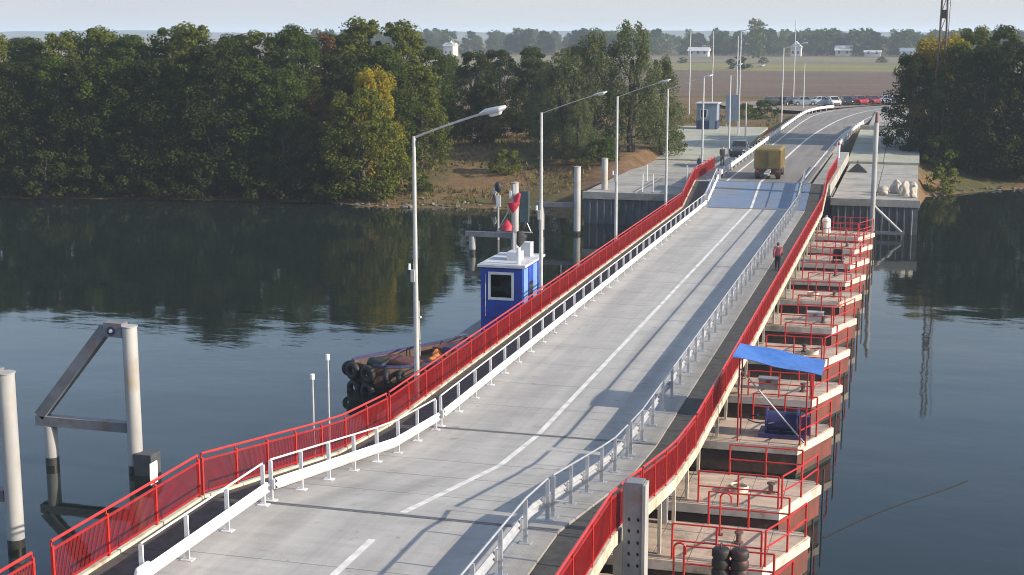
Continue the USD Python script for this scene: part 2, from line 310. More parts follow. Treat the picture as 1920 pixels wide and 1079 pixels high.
# ------------------------------------------------------------------ ground, water, fields
ZD, ZP, ZA, ZF = 2.4, 1.2, 4.15, 3.85        # bridge deck, pontoon deck, near approach, far road
Y_NEAR0, Y_A, Y_B, Y_C, Y_D = 6.0, 31.6, 45.2, 110.4, 117.0
PROF_Y = [-50, Y_A, 40.6, 45.2, Y_C, Y_D, 400]; PROF_Z = [ZA, ZA, 2.72, ZD, ZD, ZF, ZF]


def zdeck(y): return float(np.interp(y, PROF_Y, PROF_Z))


def shore(x):
    return np.interp(x, [-2000, -400, -200, -120, -84, -69, -54, -47, -37, -33, -29, -26.5, 0.0, 0.9, 5, 9, 14, 40, 100, 300, 2000],
                     [60, 100, 122, 121, 119, 122, 124.2, 121.5, 123.5, 123, 118.5, 118.5, 118.5, 143, 148, 152.5, 155, 150, 140, 130, 90])


def ground(x, y):
    x, y = np.broadcast_arrays(np.asarray(x, float), np.asarray(y, float))
    d = y - shore(x)
    t = np.clip(d / 24.0, 0, 1)
    top = 3.55 + 0.5 * (meshkit.fbm(np.stack([x * 0.05, y * 0.05, x * 0], -1), 3, 3) - 0.5) * np.clip(d / 20, 0, 1) * np.clip((280 - y) / 30, 0, 1)
    z = np.where(d > 0, top * (0.55 * t + 0.45 * t * t * (3 - 2 * t)), np.maximum(d * 0.22, -2.6))
    inq = np.clip(np.minimum(x + 26.8, 1.0 - x) / 1.5, 0, 1) * np.clip((185 - y) / 20, 0, 1)      # lower ground under the quays
    z = np.where(d > 0, z * (1 - inq) + np.minimum(z, 2.2) * inq, z)
    dn = 14 - y                                                                                     # near bank, behind the camera's view
    zn = np.clip(dn * 0.35, -2.6, 6.5)
    z = np.where(y < 60, np.where(dn > -8, zn, z), z)
    z = z + (meshkit.fbm(np.stack([x * 0.35, y * 0.35, x * 0], -1), 3, 5) - 0.5) * 0.45 * np.clip(d / 3, 0, 1) * np.clip((280 - y) / 60, 0, 1) * (1 - inq)
    return z


def axis(parts):
    out = []
    for a, b, s in parts: out.append(np.arange(a, b, s))
    return np.unique(np.round(np.concatenate(out + [[parts[-1][1]]]), 3))


gx = axis([(-6000, -1000, 1000), (-1000, -300, 100), (-300, -120, 10), (-120, -30, 2.0), (-30, 12, 1.5), (12, 60, 3), (60, 200, 20), (200, 1000, 100), (1000, 6000, 1000)])
gy = axis([(-300, -20, 40), (-20, 20, 4), (20, 100, 10), (100, 190, 1.6), (190, 300, 4), (300, 500, 20), (500, 1200, 100), (1200, 9000, 650)])
X, Y = np.meshgrid(gx, gy, indexing='ij'); Z = ground(X, Y)
nx, ny = X.shape
idx = np.arange(nx * ny).reshape(nx, ny)
q = np.stack([idx[:-1, :-1], idx[1:, :-1], idx[1:, 1:], idx[:-1, 1:]], -1).reshape(-1, 4)
MB().raw(np.stack([X, Y, Z], -1).reshape(-1, 3), q).build('ground', M['dirt'], None, smooth=True, kind='structure')
MB().raw([(-3000, -60, 0), (3000, -60, 0), (3000, 165, 0), (-3000, 165, 0)], [(0, 1, 2, 3)]).build('river', M['water'], None, kind='structure')


def sheet(name, pts, m, dz, kind='structure'):
    """A field laid on level ground as a thin sheet."""
    p = Polygon(pts)
    v, f = trimesh.creation.triangulate_polygon(p, engine='earcut')
    return MB().raw(np.c_[v, np.full(len(v), 3.55 + dz)], f).build(name, m, None, kind=kind)


sheet('ploughed_field', [(-330, 292), (-35, 285), (40, 283), (200, 300), (240, 455), (60, 458), (-70, 462), (-420, 470)], M['plough'], 0.02)
sheet('meadow', [(-420, 474), (-70, 466), (60, 462), (240, 459), (300, 560), (-480, 590)], M['meadow'], 0.024)
sheet('stubble_field', [(-480, 596), (300, 566), (380, 720), (-560, 735)], M['stubble'], 0.028)
# far wooded ridge on the horizon
rx = np.linspace(-5500, 5500, 260); prof = 9 + 14 * meshkit.fbm(np.stack([rx * 0.0022, rx * 0, rx * 0], -1), 5, 21) + 3 * meshkit.noise(np.stack([rx * 0.02, rx * 0, rx * 0], -1), 4)
v, f = [], []
for i, (xx, hh) in enumerate(zip(rx, prof)):
    v += [(xx, 2900, 2), (xx, 2960, hh * .82), (xx, 3060, hh), (xx, 3500, 2)]
    if i:
        a, b = 4 * (i - 1), 4 * i
        for k in range(3): f.append((a + k, b + k, b + k + 1, a + k + 1))
M['ridge'] = mat('far_wood', (0.07, 0.085, 0.05), 0.95, (0.045, 0.06, 0.035), 0.02, spec=0.05)
MB().raw(v, f).build('hills', M['ridge'], None, kind='structure')

# ------------------------------------------------------------------ far road, quays
ROAD_L = [(-15.4, 117), (-15.5, 165), (-15.6, 195), (-15.4, 210), (-14.4, 221), (-12, 231), (-8, 241), (-2, 250), (8, 259), (34, 276)]
ROAD_R = [(-8.0, 117), (-7.9, 140), (-7.7, 165), (-6.8, 190), (-5.4, 210), (-3.4, 225), (0, 236), (5, 244.5), (13, 252), (38, 267)]
ROAD_C = [(-11.75, 117), (-11.75, 143), (-11.6, 164), (-10.5, 194), (-8.7, 216), (-5.6, 233), (-1.0, 243), (6, 250.5), (36, 271)]


def resample(pts, n):
    pts = np.asarray(pts, float); d = np.r_[0, np.cumsum(np.linalg.norm(np.diff(pts, axis=0), axis=1))]
    from scipy.interpolate import PchipInterpolator
    t = np.linspace(0, d[-1], n)
    return np.c_[PchipInterpolator(d, pts[:, 0])(t), PchipInterpolator(d, pts[:, 1])(t)]


def ribbon(L, R, z, skirt=0.0):
    n = len(L); v = [(*p, z) for p in L] + [(*p, z) for p in R]
    f = [(i, n + i, n + i + 1, i + 1) for i in range(n - 1)]
    if skirt:
        v += [(p[0] - 0.3, p[1], z - skirt) for p in L] + [(p[0] + 0.3, p[1], z - skirt) for p in R]
        for i in range(n - 1):
            f += [(2 * n + i, i, i + 1, 2 * n + i + 1), (n + i, 3 * n + i, 3 * n + i + 1, n + i + 1)]
        f += [(0, 2 * n, 3 * n, n)]
    return MB().raw(v, f)


L, R, Cn = resample(ROAD_L, 60), resample(ROAD_R, 60), resample(ROAD_C, 60)
road = ribbon(L, R, ZF, 1.9).build('road', M['asphalt'], None, kind='structure')


def line_on(P, w, z):
    d = np.gradient(P, axis=0); d /= np.linalg.norm(d, axis=1, keepdims=True); nrm = np.c_[-d[:, 1], d[:, 0]]
    return ribbon(P + nrm * w / 2, P - nrm * w / 2, z)


line_on(Cn, 0.22, ZF + .005).build('center_line', M['paint_line'], road)
line_on(L * 0.88 + R * 0.12, 0.16, ZF + .005).build('edge_line', M['paint_line'], road)
line_on(R[:, :] * 0.93 + L * 0.07, 0.16, ZF + .005).build('edge_line', M['paint_line'], road)
# gravel shoulder / parking strip
MB().raw([(-30, 236, 3.9), (-17, 224, 3.9), (-3, 252.5, 3.9), (12, 264, 3.9), (6, 272, 3.9), (-12, 262, 3.9), (-34, 250, 3.9)], [(0, 1, 2), (0, 2, 6), (2, 5, 6), (2, 4, 5), (2, 3, 4)]).build('parking_ground', mat('parking_gravel', (0.24, 0.19, 0.15), 0.95, (0.17, 0.135, 0.11), 0.7, bump=0.03, bscale=4), None, kind='structure')


def slabs(parent, x0, x1, y0, y1, z, nxs, nys, m, th=0.35, slope=0.0):
    """Concrete slabs with open joints, each a part."""
    for i in range(nxs):
        for j in range(nys):
            a, b = x0 + (x1 - x0) * i / nxs + .03, x0 + (x1 - x0) * (i + 1) / nxs - .03
            c, d = y0 + (y1 - y0) * j / nys + .03, y0 + (y1 - y0) * (j + 1) / nys - .03
            za, zb = z + slope * (c - y0), z + slope * (d - y0); dz = RNG.uniform(-.015, .015)
            MB().hexa([(a, c, za - th), (b, c, za - th), (b, d, zb - th), (a, d, zb - th), (a, c, za + dz), (b, c, za + dz), (b, d, zb + dz), (a, d, zb + dz)]).build('concrete_slab', m, parent)


def quay(label, x0, x1, y0, y1, z, nxs, nys):
    t = thing('quay', label, 'quay')
    MB().box((x0, y0, -2.5), (x1, y1, z - .36)).build('retaining_wall', M['shaded_wall'], t)
    MB().box((x0 - .1, y0 - .15, z - .55), (x1 + .1, y0 + .5, z + .03)).build('cap_beam', M['concrete'], t)
    n = int((x1 - x0) / .6)
    for k in range(n):
        xx = x0 + .5 + k * (x1 - x0 - 1.0) / max(n - 1, 1)
        MB().tube((xx, y0 - .02, -2), (xx, y0 - .02, z - .56), 0.11, 0.11, 6).build('sheet_pile', M['shaded_wall'], t)
    slabs(t, x0, x1, y0 + .53, y1, z, nxs, nys, M['concrete'])
    return t


ql = quay('grey concrete quay left of the bridge ramp, dark wall over the water', -26.4, -18.0, 116.4, 148, 2.65, 2, 6)
qr = quay('grey concrete quay right of the bridge ramp, behind the lone mooring pile', -6.0, 0.7, 116.4, 148, 2.75, 2, 6)
slabs(ql, -29.6, -18.0, 148.2, 186, 2.75, 2, 6, M['slab_green'], 0.5, 0.028)
slabs(qr, -6.3, 0.8, 148.4, 166, 2.95, 2, 3, M['slab_green'], 0.5, 0.03)
slabs(qr, -6.3, 2.6, 166.3, 182, 3.5, 2, 3, M['slab_green'], 0.5, 0.03)
MB().box((-6.3, 182.2, 3.0), (2.6, 182.8, 4.5)).build('low_wall', M['concrete'], qr)
slabs(qr, -5.6, 3.0, 183, 226, 3.95, 2, 4, M['concrete'], 0.5, 0.0)
ab = thing('abutment', 'concrete abutment block carrying the far ramp end of the bridge', 'abutment')
MB().box((-17.9, Y_D + .05, -2.5), (-6.1, 124, ZF - 1.0)).build('abutment_wall', M['shaded_wall'], ab)
MB().box((-17.6, Y_D + .05, ZF - .99), (-15.75, 150, ZF - .1)).build('walkway_slab', M['concrete'], ab)
MB().box((-7.65, Y_D + .05, ZF - .99), (-6.2, 150, ZF - .1)).build('walkway_slab', M['concrete'], ab)

# ------------------------------------------------------------------ the bridge
XL0, XR0 = -15.9, -7.70         # deck edges
XWL, XWR = -17.15, -6.42        # outer edges of the walkways
XGL, XGR = -15.32, -8.25        # guard rails


def prism(x0, x1, y0, y1, th, dz=0.0, gap=0.0):
    z0, z1 = zdeck(y0) + dz, zdeck(y1) + dz; y0 += gap; y1 -= gap
    return MB().hexa([(x0, y0, z0 - th), (x1, y0, z0 - th), (x1, y1, z1 - th), (x0, y1, z1 - th), (x0, y0, z0), (x1, y0, z0), (x1, y1, z1), (x0, y1, z1)])


def ruled(x0, x1, y0, y1, dz): return prism(x0, x1, y0, y1, 0.003, dz)


def span(name, label, y0, y1, n, m, lines):
    t = thing(name, label, 'bridge span')
    ys = np.linspace(y0, y1, n + 1) if name != 'ramp_span' or y0 > 60 else np.array([y0, 34.6, 37.6, 40.6, y1])
    for a, b in zip(ys[:-1], ys[1:]):
        prism(XL0, XR0, a, b, 0.22, 0, 0.012).build('deck_panel', m, t)
        prism(XWL + .06, XL0 - .02, a, b, 0.06, -0.06, 0.012).build('walkway_plate', M['walk'], t)
        prism(XR0 + .02, XWR - .06, a, b, 0.06, -0.06, 0.012).build('walkway_plate', M['walk'], t)
    brk = [y0 + .02] + [k for k in (40.6,) if y0 < k < y1] + [y1 - .02]
    for a, b in zip(brk[:-1], brk[1:]):
        for x in (XWL, XWR):
            prism(x - .06, x + .06, a, b, 0.34, 0.02).build('edge_beam', M['cream'], t)
        for x in (-15.0, -13.2, -11.8, -10.2, -8.4):
            prism(x - .1, x + .1, a, b, 0.5, -0.23).build('girder', M['hull_dark'], t)
    for a, b in lines:
        ruled(-11.88, -11.70, a, b, 0.006).build('center_line', M['paint_line'], t)
    for y, s in ((y0, 1), (y1, -1)):                      # steel joint strips at both ends
        a, b = (y + .012, y + .10) if s > 0 else (y - .10, y - .012)
        ruled(XL0 + .02, XR0 - .02, a, b, 0.010).build('joint_strip', M['joint'], t)
    return t


sp_a = span('approach_span', 'near level approach deck with the broken centre line at the bottom of the view', Y_NEAR0, Y_A, 7, M['deck'], [(14, 19), (24.2, 29.8)])
sp_b = span('ramp_span', 'near sloping ramp deck leading down onto the floating bridge', Y_A, Y_B, 3, M['deck'], [(Y_A + .3, 40.59), (40.61, Y_B - .05)])
sp_c = span('pontoon_bridge', 'long flat floating bridge deck with pale worn surface and solid centre line', Y_B, Y_C, 19, M['deck'], [(Y_B + .05, Y_C - .05)])
sp_d = span('ramp_span', 'far bluish ramp deck rising to the bank, below the olive truck', Y_C, Y_D, 2, M['blue_deck'], [(Y_C + .05, Y_D - .05)])
for y in (34.2, 37.6, 41.0):
    for x in (-16.6, -6.75):
        z = zdeck(y)
        MB().box((x - .13, y - .13, -1.5), (x + .13, y + .13, z - .36)).build('support_post', M['concpile'], sp_b)
for y in (18, 24, 29.5):
    for x in (-16.4, -12, -7.0):
        MB().tube((x, y, -2.4), (x, y, ZA - .74), .28, .28, 12).build('support_pile', M['concpile'], sp_a)
    MB().box((-16.9, y - .2, ZA - 1.05), (-6.7, y + .2, ZA - .735)).build('cross_beam', M['pile_grey'], sp_a)


def guard(label, x, side, y0, y1, m, end=None, zf=zdeck):
    """side +1: the beam is on the +x side of its posts."""
    t = thing('guard_rail', label, 'guard rail')
    n = max(1, int(round((y1 - y0) / 2.0))); ys = np.linspace(y0 + .08, y1 - .08, n + 1)
    w = [(0, .02), (.03, .06), (.075, .09), (.03, .13), (.0, .17), (.03, .21), (.075, .25), (.03, .29), (0, .33)]
    for i, y in enumerate(ys):
        z = zf(y)
        p = MB().box((x - .05, y - .022, z + .02), (x + .05, y + .022, z + 1.06))
        p.box((x - .14, y - .11, z), (x + .14, y + .11, z + .025))
        xs = (x + .05, x + .115) if side > 0 else (x - .115, x - .05)
        p.box((xs[0], y - .06, z + .33), (xs[1], y + .06, z + .59))
        p.build('post', m, t)
    for i in range(0, n, 2):                                           # corrugated beam pieces
        a, b = ys[i], ys[min(i + 2, n)]
        cut = [a] + [k for k in PROF_Y if a < k < b] + [b]
        mb = MB()
        for c, d in zip(cut[:-1], cut[1:]):
            v = []
            for y in (c + (.004 if c == a else 0), d - (.004 if d == b else 0)):
                for dx, dz in w: v.append((x + side * (.116 + dx), y, zf(y) + .29 + dz))
                for dx, dz in w[::-1]: v.append((x + side * (.110 + dx - .006), y, zf(y) + .29 + dz))
            k = 2 * len(w); mb.raw(v, [(j, (j + 1) % k, k + (j + 1) % k, k + j) for j in range(k)])
        mb.build('beam', M['white'] if m is M['white'] else m, t, smooth=25)
    pts = [(x, y, zf(y) + 1.09) for y in ys]
    MB().path(pts, .026, 8).build('top_rail', m, t, smooth=40)
    if end is not None:
        z = zf(end)
        end += .35; z = zf(end)
        MB().add(hull([(x + .16, end - .18, z + .66, .07), (x + .16, end + .2, z + .66, .07), (x + .05, end - .15, z + .25, .08), (x + .16, end + .2, z + .25, .08)])).build('end_terminal', M['white'], t, smooth=30)
    return t


guard('white guard rail on the left of the near approach, ending in a white block', XGL, 1, 25.4, 31.45, M['white'], end=24.9)
guard('white guard rail along the left of the near ramp, bent between two gaps', XGL, 1, 31.75, 44.9, M['white'])
guard('long white guard rail along the left edge of the flat bridge deck', XGL, 1, 45.3, 110.2, M['white'])
guard('short white guard rail on the left of the far bluish ramp', XGL, 1, 110.6, 116.8, M['white'])
guard('grey steel guard rail on the right of the near approach deck', XGR, -1, 20.0, 32.7, M['galv'])
guard('grey steel guard rail on the right of the near ramp between two gaps', XGR, -1, 33.1, 43.0, M['galv'])
guard('long grey guard rail along the right edge of the flat bridge deck', XGR, -1, 43.4, 110.2, M['galv'])
guard('short grey guard rail on the right of the far bluish ramp', XGR, -1, 110.6, 116.8, M['galv'])
zfar = lambda y: ZF


def guard_path(label, P):
    t = thing('guard_rail', label, 'guard rail')
    P = np.asarray(P)
    for i, (a, b) in enumerate(zip(P[:-1], P[1:])):
        d = (b - a) / np.linalg.norm(b - a); nrm = np.array([d[1], -d[0]])
        MB().cbox((*a, ZF + .45), (.12, .1, .9)).build('post', M['white'], t)
        p = [a + nrm * .08, b + nrm * .08, b + nrm * .14, a + nrm * .14]
        MB().hexa([(*q_, ZF + .42) for q_ in p] + [(*q_, ZF + .78) for q_ in p]).build('beam', M['white'], t)
    return t


guard_path('white guard rail curving along the left of the far road to the parked cars', resample([(-15.25, 118), (-15.35, 165), (-15.45, 195), (-15.3, 211), (-14.3, 221.5), (-12.2, 229.5)], 42))
guard_path('white guard rail on the right of the far road after the trees\' shadow', resample([(-7.4, 150), (-7.2, 168), (-6.3, 190)], 15))


def railing(label, x, out, y0, y1, bay=1.9, m='red', zf=zdeck):
    t = thing('railing', label, 'railing')
    n = max(1, int(round((y1 - y0) / bay))); ys = np.linspace(y0, y1, n + 1)
    for i, y in enumerate(ys):
        z = zf(y)
        MB().box((x - .032, y - .032, z + .025), (x + .032, y + .032, z + 1.02)).box((x + out * .02 - .016, y - .016, z + 1.02), (x + out * .02 + .016, y + .016, z + 1.09)).build('post', M['redtop'], t)
    for a, b in zip(ys[:-1], ys[1:]):
        mb = MB(); k = max(2, int((b - a) / .052)); yy = np.linspace(a + .05, b - .05, k)
        for y in yy:
            z = zf(y)
            mb.tube((x, y, z + .11), (x, y, z + .94), .0085, .0085, 4, cap=False)
        for h0, h1 in ((.08, .13), (.92, .97)):
            za, zb = zf(a), zf(b)
            mb.hexa([(x - .02, a + .033, za + h0), (x + .02, a + .033, za + h0), (x + .02, b - .033, zb + h0), (x - .02, b - .033, zb + h0),
                     (x - .02, a + .033, za + h1), (x + .02, a + .033, za + h1), (x + .02, b - .033, zb + h1), (x - .02, b - .033, zb + h1)])
        mb.build('bar_panel', M[m], t)
        MB().tube((x + out * .02, a, zf(a) + 1.12), (x + out * .02, b, zf(b) + 1.12), .035, .035, 8).build('handrail', M['redtop'], t, smooth=40)
    return t


railing('red railing piece at the bottom left corner, before a gap', XWL, -1, 12.9, 24.3)
railing('red railing left of the near approach deck with the small white sign', XWL, -1, 25.0, 31.45)
railing('red railing left of the near ramp, sloping towards the water', XWL, -1, 31.65, 45.0)
railing('long red railing on the left side of the flat bridge below the lamp posts', XWL, -1, 45.25, 110.2)
railing('short red railing on the left of the far ramp, reaching the quay', XWL, -1, 110.6, 116.8)
railing('red railing on the left quay walkway beyond the far ramp', XWL, -1, 117.2, 128.8, zf=lambda y: ZF - .1)
railing('red railing right of the near approach, behind the drilled steel column', XWR, 1, 14.0, 35.2)
railing('red railing right of the near ramp between drilled column and flat bridge', XWR, 1, 35.5, 45.0)
railing('long red railing on the right side of the flat bridge above the pontoons', XWR, 1, 45.3, 110.2)
railing('short red railing on the right of the far ramp beside the right quay', XWR, 1, 110.6, 116.8)
railing('red railing on the right quay walkway in the tree shade', XWR, 1, 117.2, 131.0, zf=lambda y: ZF - .1)

# ------------------------------------------------------------------ pontoons
PY = [33.2, 38.0, 43.1, 50.3, 57.1, 64.3, 71.9, 79.2, 86.0, 92.6, 99.0, 105.2]
PLAB = ['nearest pontoon at the bottom edge, carrying the two black fenders', 'second pontoon from the bottom edge, right of the drilled column', 'third pontoon from the bottom edge, right of the near ramp',
        'pontoon under the blue tarpaulin carrying the dark blue winch', 'first pontoon behind the blue tarpaulin', 'second pontoon behind the blue tarpaulin', 'third pontoon behind the blue tarpaulin',
        'fourth pontoon behind the blue tarpaulin', 'pontoon just in front of the one with the dark drum', 'pontoon carrying the dark red drum near its outer end',
        'second pontoon from the far quay, beyond the dark drum', 'farthest pontoon, next to the right quay and braced mooring pile']
PW = 3.35


def pontoon(i, y0):
    t = thing('pontoon', 'red-brown steel ' + PLAB[i] if i else 'red-brown steel ' + PLAB[0], 'pontoon', group='pontoons under the floating bridge')
    y1 = y0 + PW; xl, xf, xt = -19.6, -3.45, -2.35
    plan = [(xl, y0), (xf, y0), (xt, y1 - .35), (xt - .25, y1), (xl, y1)]
    def ext(pl, z0, z1, name, m):
        n = len(pl); v = [(*p, z0) for p in pl] + [(*p, z1) for p in pl]
        f = [(k, (k + 1) % n, n + (k + 1) % n, n + k) for k in range(n)]
        mb = MB().raw(v, f); tri = trimesh.creation.triangulate_polygon(Polygon(pl), engine='earcut')
        mb.raw(np.c_[tri[0], np.full(len(tri[0]), z1)], tri[1]); return mb.build(name, m, t)
    hullp_ = [(xl, y0 + .06), (xf - .05, y0 + .06), (xt - .08, y1 - .37), (xt - .28, y1 - .06), (xl, y1 - .06)]
    h = ext(hullp_, -.6, ZP - .32, 'hull', M['hull_dark'])  # shade of the red-brown front put into a darker hull colour
    wl = [(xl, y0 + .045), (xf - .035, y0 + .045), (xt - .045, y1 - .37), (xt - .26, y1 - .045), (xl, y1 - .045)]
    ext(wl, -.4, .10 + RNG.uniform(-.02, .05), 'waterline_band', M['weed'])
    # slanted bow side, proud of the hull: sunlit red-brown put into its colour
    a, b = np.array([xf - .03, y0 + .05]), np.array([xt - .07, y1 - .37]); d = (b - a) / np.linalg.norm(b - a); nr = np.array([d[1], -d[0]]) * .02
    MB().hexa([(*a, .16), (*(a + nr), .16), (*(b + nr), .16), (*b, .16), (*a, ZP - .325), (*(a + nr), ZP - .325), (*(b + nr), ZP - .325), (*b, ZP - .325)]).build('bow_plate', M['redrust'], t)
    ext(plan, ZP - .318, ZP - .02, 'fascia', M['fascia'])
    # deck plates between under-bridge and bow
    edges = [-16.9, -13.5, -10, -6.6, -5.55, -4.5, -3.45]
    for k, (a0, b0) in enumerate(zip([xl] + edges[:-1], edges)):
        dz = RNG.uniform(0, .012)
        MB().box((a0 + .012, y0 + .05, ZP - .0195), (b0 - .012, y1 - .05, ZP + dz)).build('deck_plate', M['deckwood'], t)
    n5 = [(xf + .012, y0 + .05), (xt - .07, y1 - .36), (xt - .26, y1 - .05), (xf + .012, y1 - .05)]
    ext(n5, ZP - .0195, ZP + .008, 'deck_plate', M['deckwood'])
    # hand rails: front edge, slanted bow and back edge
    def rails(pts, gap=None):
        for p in pts:
            MB().tube((*p, ZP), (*p, ZP + 1.05), .033, .033, 6).build('rail_post', M['redtop'], t)
        for h_ in (1.05, .55):
            MB().path([(*p, ZP + h_) for p in pts], .027, 5).build('rail', M['redtop'], t)
    if i != 3:
        rails([(-6.0, y0 + .12), (-4.75, y0 + .12), (xf - .05, y0 + .12)])
    rails([(xf + .05, y0 + .2), ((xf + xt) / 2, (y0 + y1 - .3) / 2), (xt - .14, y1 - .42)])
    rails([(-5.4, y1 - .12), (-4.2, y1 - .12), (-3.0, y1 - .12)])
    # fender posts at the tip, bollard and short legs up to the bridge girders
    MB().tube((xt + .05, y1 - .2, -.8), (xt + .05, y1 - .2, ZP + .5), .035, .035, 8).build('fender_post', M['darkmetal'], t)
    MB().lathe([(0, .0), (.14, .0), (.14, .05), (.08, .07), (.08, .28), (.13, .31), (.13, .36), (0, .38)], (-4.1 + RNG.uniform(-.3, .3), y0 + 1.5 + RNG.uniform(-.5, .5), ZP + .006), 12).build('bollard', M['hull_dark'], t, smooth=30)
    for x in (-15.0, -8.4):
        for yy in (y0 + .5, y1 - .5):
            ztop = zdeck(yy) - .735
            if ztop > ZP + .1: MB().box((x - .12, yy - .12, ZP + .015), (x + .12, yy + .12, ztop)).build('bearing_leg', M['pile_grey'], t)
    for yy in (y0 + .4, y1 - .4):
        ztop = zdeck(yy) - .33
        MB().box((XWR - .05, yy - .06, ZP + .015), (XWR + .05, yy + .06, ztop)).build('walkway_strut', M['cream'], t)
    return t


for i, y0 in enumerate(PY): pontoon(i, y0)
for lab, x, y, rr in (('pale rope coil lying on the third pontoon from the bottom edge', -4.9, 44.6, .3), ('pale rope coil on the second pontoon behind the blue tarpaulin', -4.0, 65.6, .28), ('pale rope coil on the fourth pontoon behind the blue tarpaulin', -5.0, 80.6, .3)):
    t = thing('rope_coil', lab, 'rope', (x, y, ZP + .012))
    for k in range(4): MB().torus((.02 * (k % 2), .015 * (k % 3), .035 + .055 * k), rr - .02 * (k % 2), .032, (.04 * (k - 1), .03, 1), 18, 6).build('rope_turn', M['cream'], t, smooth=60)
for lab, x, y, m_ in (('small grey steel locker on the first pontoon behind the blue tarpaulin', -5.3, 58.6, 'pile_grey'), ('small grey steel locker on the third pontoon behind the blue tarpaulin', -4.4, 73.6, 'galv')):
    t = thing('deck_locker', lab, 'locker', (x, y, ZP + .012))
    MB().box((-.4, -.22, 0), (.4, .22, .42)).build('box', M[m_], t); MB().box((-.43, -.25, .421), (.43, .25, .47)).build('lid', M[m_], t); MB().box((-.1, -.27, .3), (.1, -.221, .36)).build('latch', M['darkmetal'], t)

# ------------------------------------------------------------------ mooring frames, drilled column
def frame(label, x, y, out, top, m_pile='concpile', rear=True, diag=True, d=3.5, low=1.75):
    """A pile beside the bridge with a braced rear leg further out (out = -1 to the left)."""
    t = thing('mooring_pile', label, 'mooring pile', (x, y, 0))
    MB().tube((0, 0, .28), (0, 0, top), .27, .27, 20).tube((0, 0, top), (0, 0, top + .03), .3, .3, 20).build('main_pile', M[m_pile], t, smooth=40)
    MB().tube((0, 0, -2.4), (0, 0, .279), .272, .272, 20).build('wet_foot', M['pile_wet'], t, smooth=40)
    if rear:
        xr = out * d
        MB().tube((xr, 0, .3), (xr, 0, low - .25), .25, .25, 20).build('rear_pile', M[m_pile], t, smooth=40)
        MB().tube((xr, 0, -2.4), (xr, 0, .299), .252, .252, 20).build('wet_foot', M['pile_wet'], t, smooth=40)
        MB().box((min(xr + out * .5, out * .22), -.2, low - .24), (max(xr + out * .5, out * .22), .2, low + .12)).build('cross_beam', M['pile_grey'], t)
        if diag:
            e = np.array([xr + out * .35, 0, low + .13]); s0 = np.array([out * .95, 0, top - .12])
            def bar(p, q_, w, h):
                dd = (q_ - p) / np.linalg.norm(q_ - p); u = np.array([-dd[2], 0, dd[0]]) * h
                return [p - u + [0, -w, 0], p + u + [0, -w, 0], p + u + [0, w, 0], p - u + [0, w, 0], q_ - u + [0, -w, 0], q_ + u + [0, -w, 0], q_ + u + [0, w, 0], q_ - u + [0, w, 0]]
            MB().add(hullp(bar(e, s0, .2, .2))).build('diagonal_beam', M['pile_grey'], t)
            MB().add(hullp(bar(s0 + [out * -.02, 0, 0], np.array([out * .2, 0, top - .14]), .22, .26))).build('head_beam', M['pile_grey'], t)
            MB().tube((out * .62, -.24, top - .16), (out * .62, -.2, top - .16), .17, .17, 16).build('eye_plate', M['kioskdark'], t)
            MB().tube((out * .62, -.255, top - .16), (out * .62, -.235, top - .16), .07, .07, 12).build('eye_pin', M['whitebox'], t)
    return t


fr = frame('tall mooring frame in the water at left with sloping brace and rear leg', -26.85, 44.6, -1, 5.45)
MB().box((.15, -.4, .0), (.85, .3, .8)).build('collar_box', mat('dark_grey_collar', (0.07, 0.075, 0.085), 0.7), fr)
frame('nearest mooring frame, its pale pile cut by the left edge', -26.45, 36.7, -1, 5.6)
frame('slender pale mooring pile standing left behind the blue cabin', -27.3, 98.0, -1, 5.25, d=3.2, low=1.5, diag=False)
frame('mooring pile with low cross beam in front of the left quay wall', -25.4, 109.6, -1, 5.4, d=2.9, low=2.4, diag=False)
frame('short pale mooring pile standing on the corner of the left quay', -25.1, 118.6, -1, 5.3, rear=False)
fr = thing('mooring_pile', 'tall thin mooring pile on the right with low triangular brace', 'mooring pile', (-2.75, 114.4, 0))
MB().tube((0, 0, .3), (0, 0, 8.95), .2, .19, 18).build('main_pile', M['concpile'], fr, smooth=40)
MB().tube((0, 0, -2.4), (0, 0, .299), .21, .21, 18).build('wet_foot', M['pile_wet'], fr, smooth=40)
MB().tube((0, 0, 8.951), (0, 0, 9.75), .12, .10, 10).build('pile_head', M['redrust'], fr, smooth=40)
MB().tube((.1, 0, 2.45), (2.25, 0, .45), .11, .11, 10).build('diagonal_beam', M['concpile'], fr, smooth=40)
MB().box((.2, -.12, .25), (2.5, .12, .5)).build('cross_beam', M['pile_grey'], fr)
MB().tube((2.2, 0, -2.4), (2.2, 0, .248), .16, .16, 12).build('rear_pile', M['pile_wet'], fr)

col = thing('drilled_column', 'grey steel column with two rows of bolt holes by the near ramp railing', 'steel column', (-5.98, 32.3, 0), scale=(.68, .8, 1))
cs = m3.CrossSection([[(-.33, 0), (.33, 0), (.33, 7.6), (-.33, 7.6)]])
for k in range(22):
    for sx in (-.17, .15):
        cs = cs - m3.CrossSection.circle(.052, 12).translate((sx, 6.72 - k * .29))
pl = m3.Manifold.extrude(cs, .03).rotate((90, 0, 0)).translate((0, -.27, -2.3))
MB().add(pl).build('face_plate', M['pile_grey'], col)
MB().box((-.32, -.265, -2.3), (.29, .25, 5.27)).build('core', mat('column_core', (0.035, 0.036, 0.04), 0.7), col)
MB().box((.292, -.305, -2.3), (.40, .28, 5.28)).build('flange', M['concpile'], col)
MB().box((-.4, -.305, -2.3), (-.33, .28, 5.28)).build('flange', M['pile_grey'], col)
MB().box((-.33, -.3, 5.302), (.29, .26, 5.33)).build('cap_plate', M['pile_grey'], col)

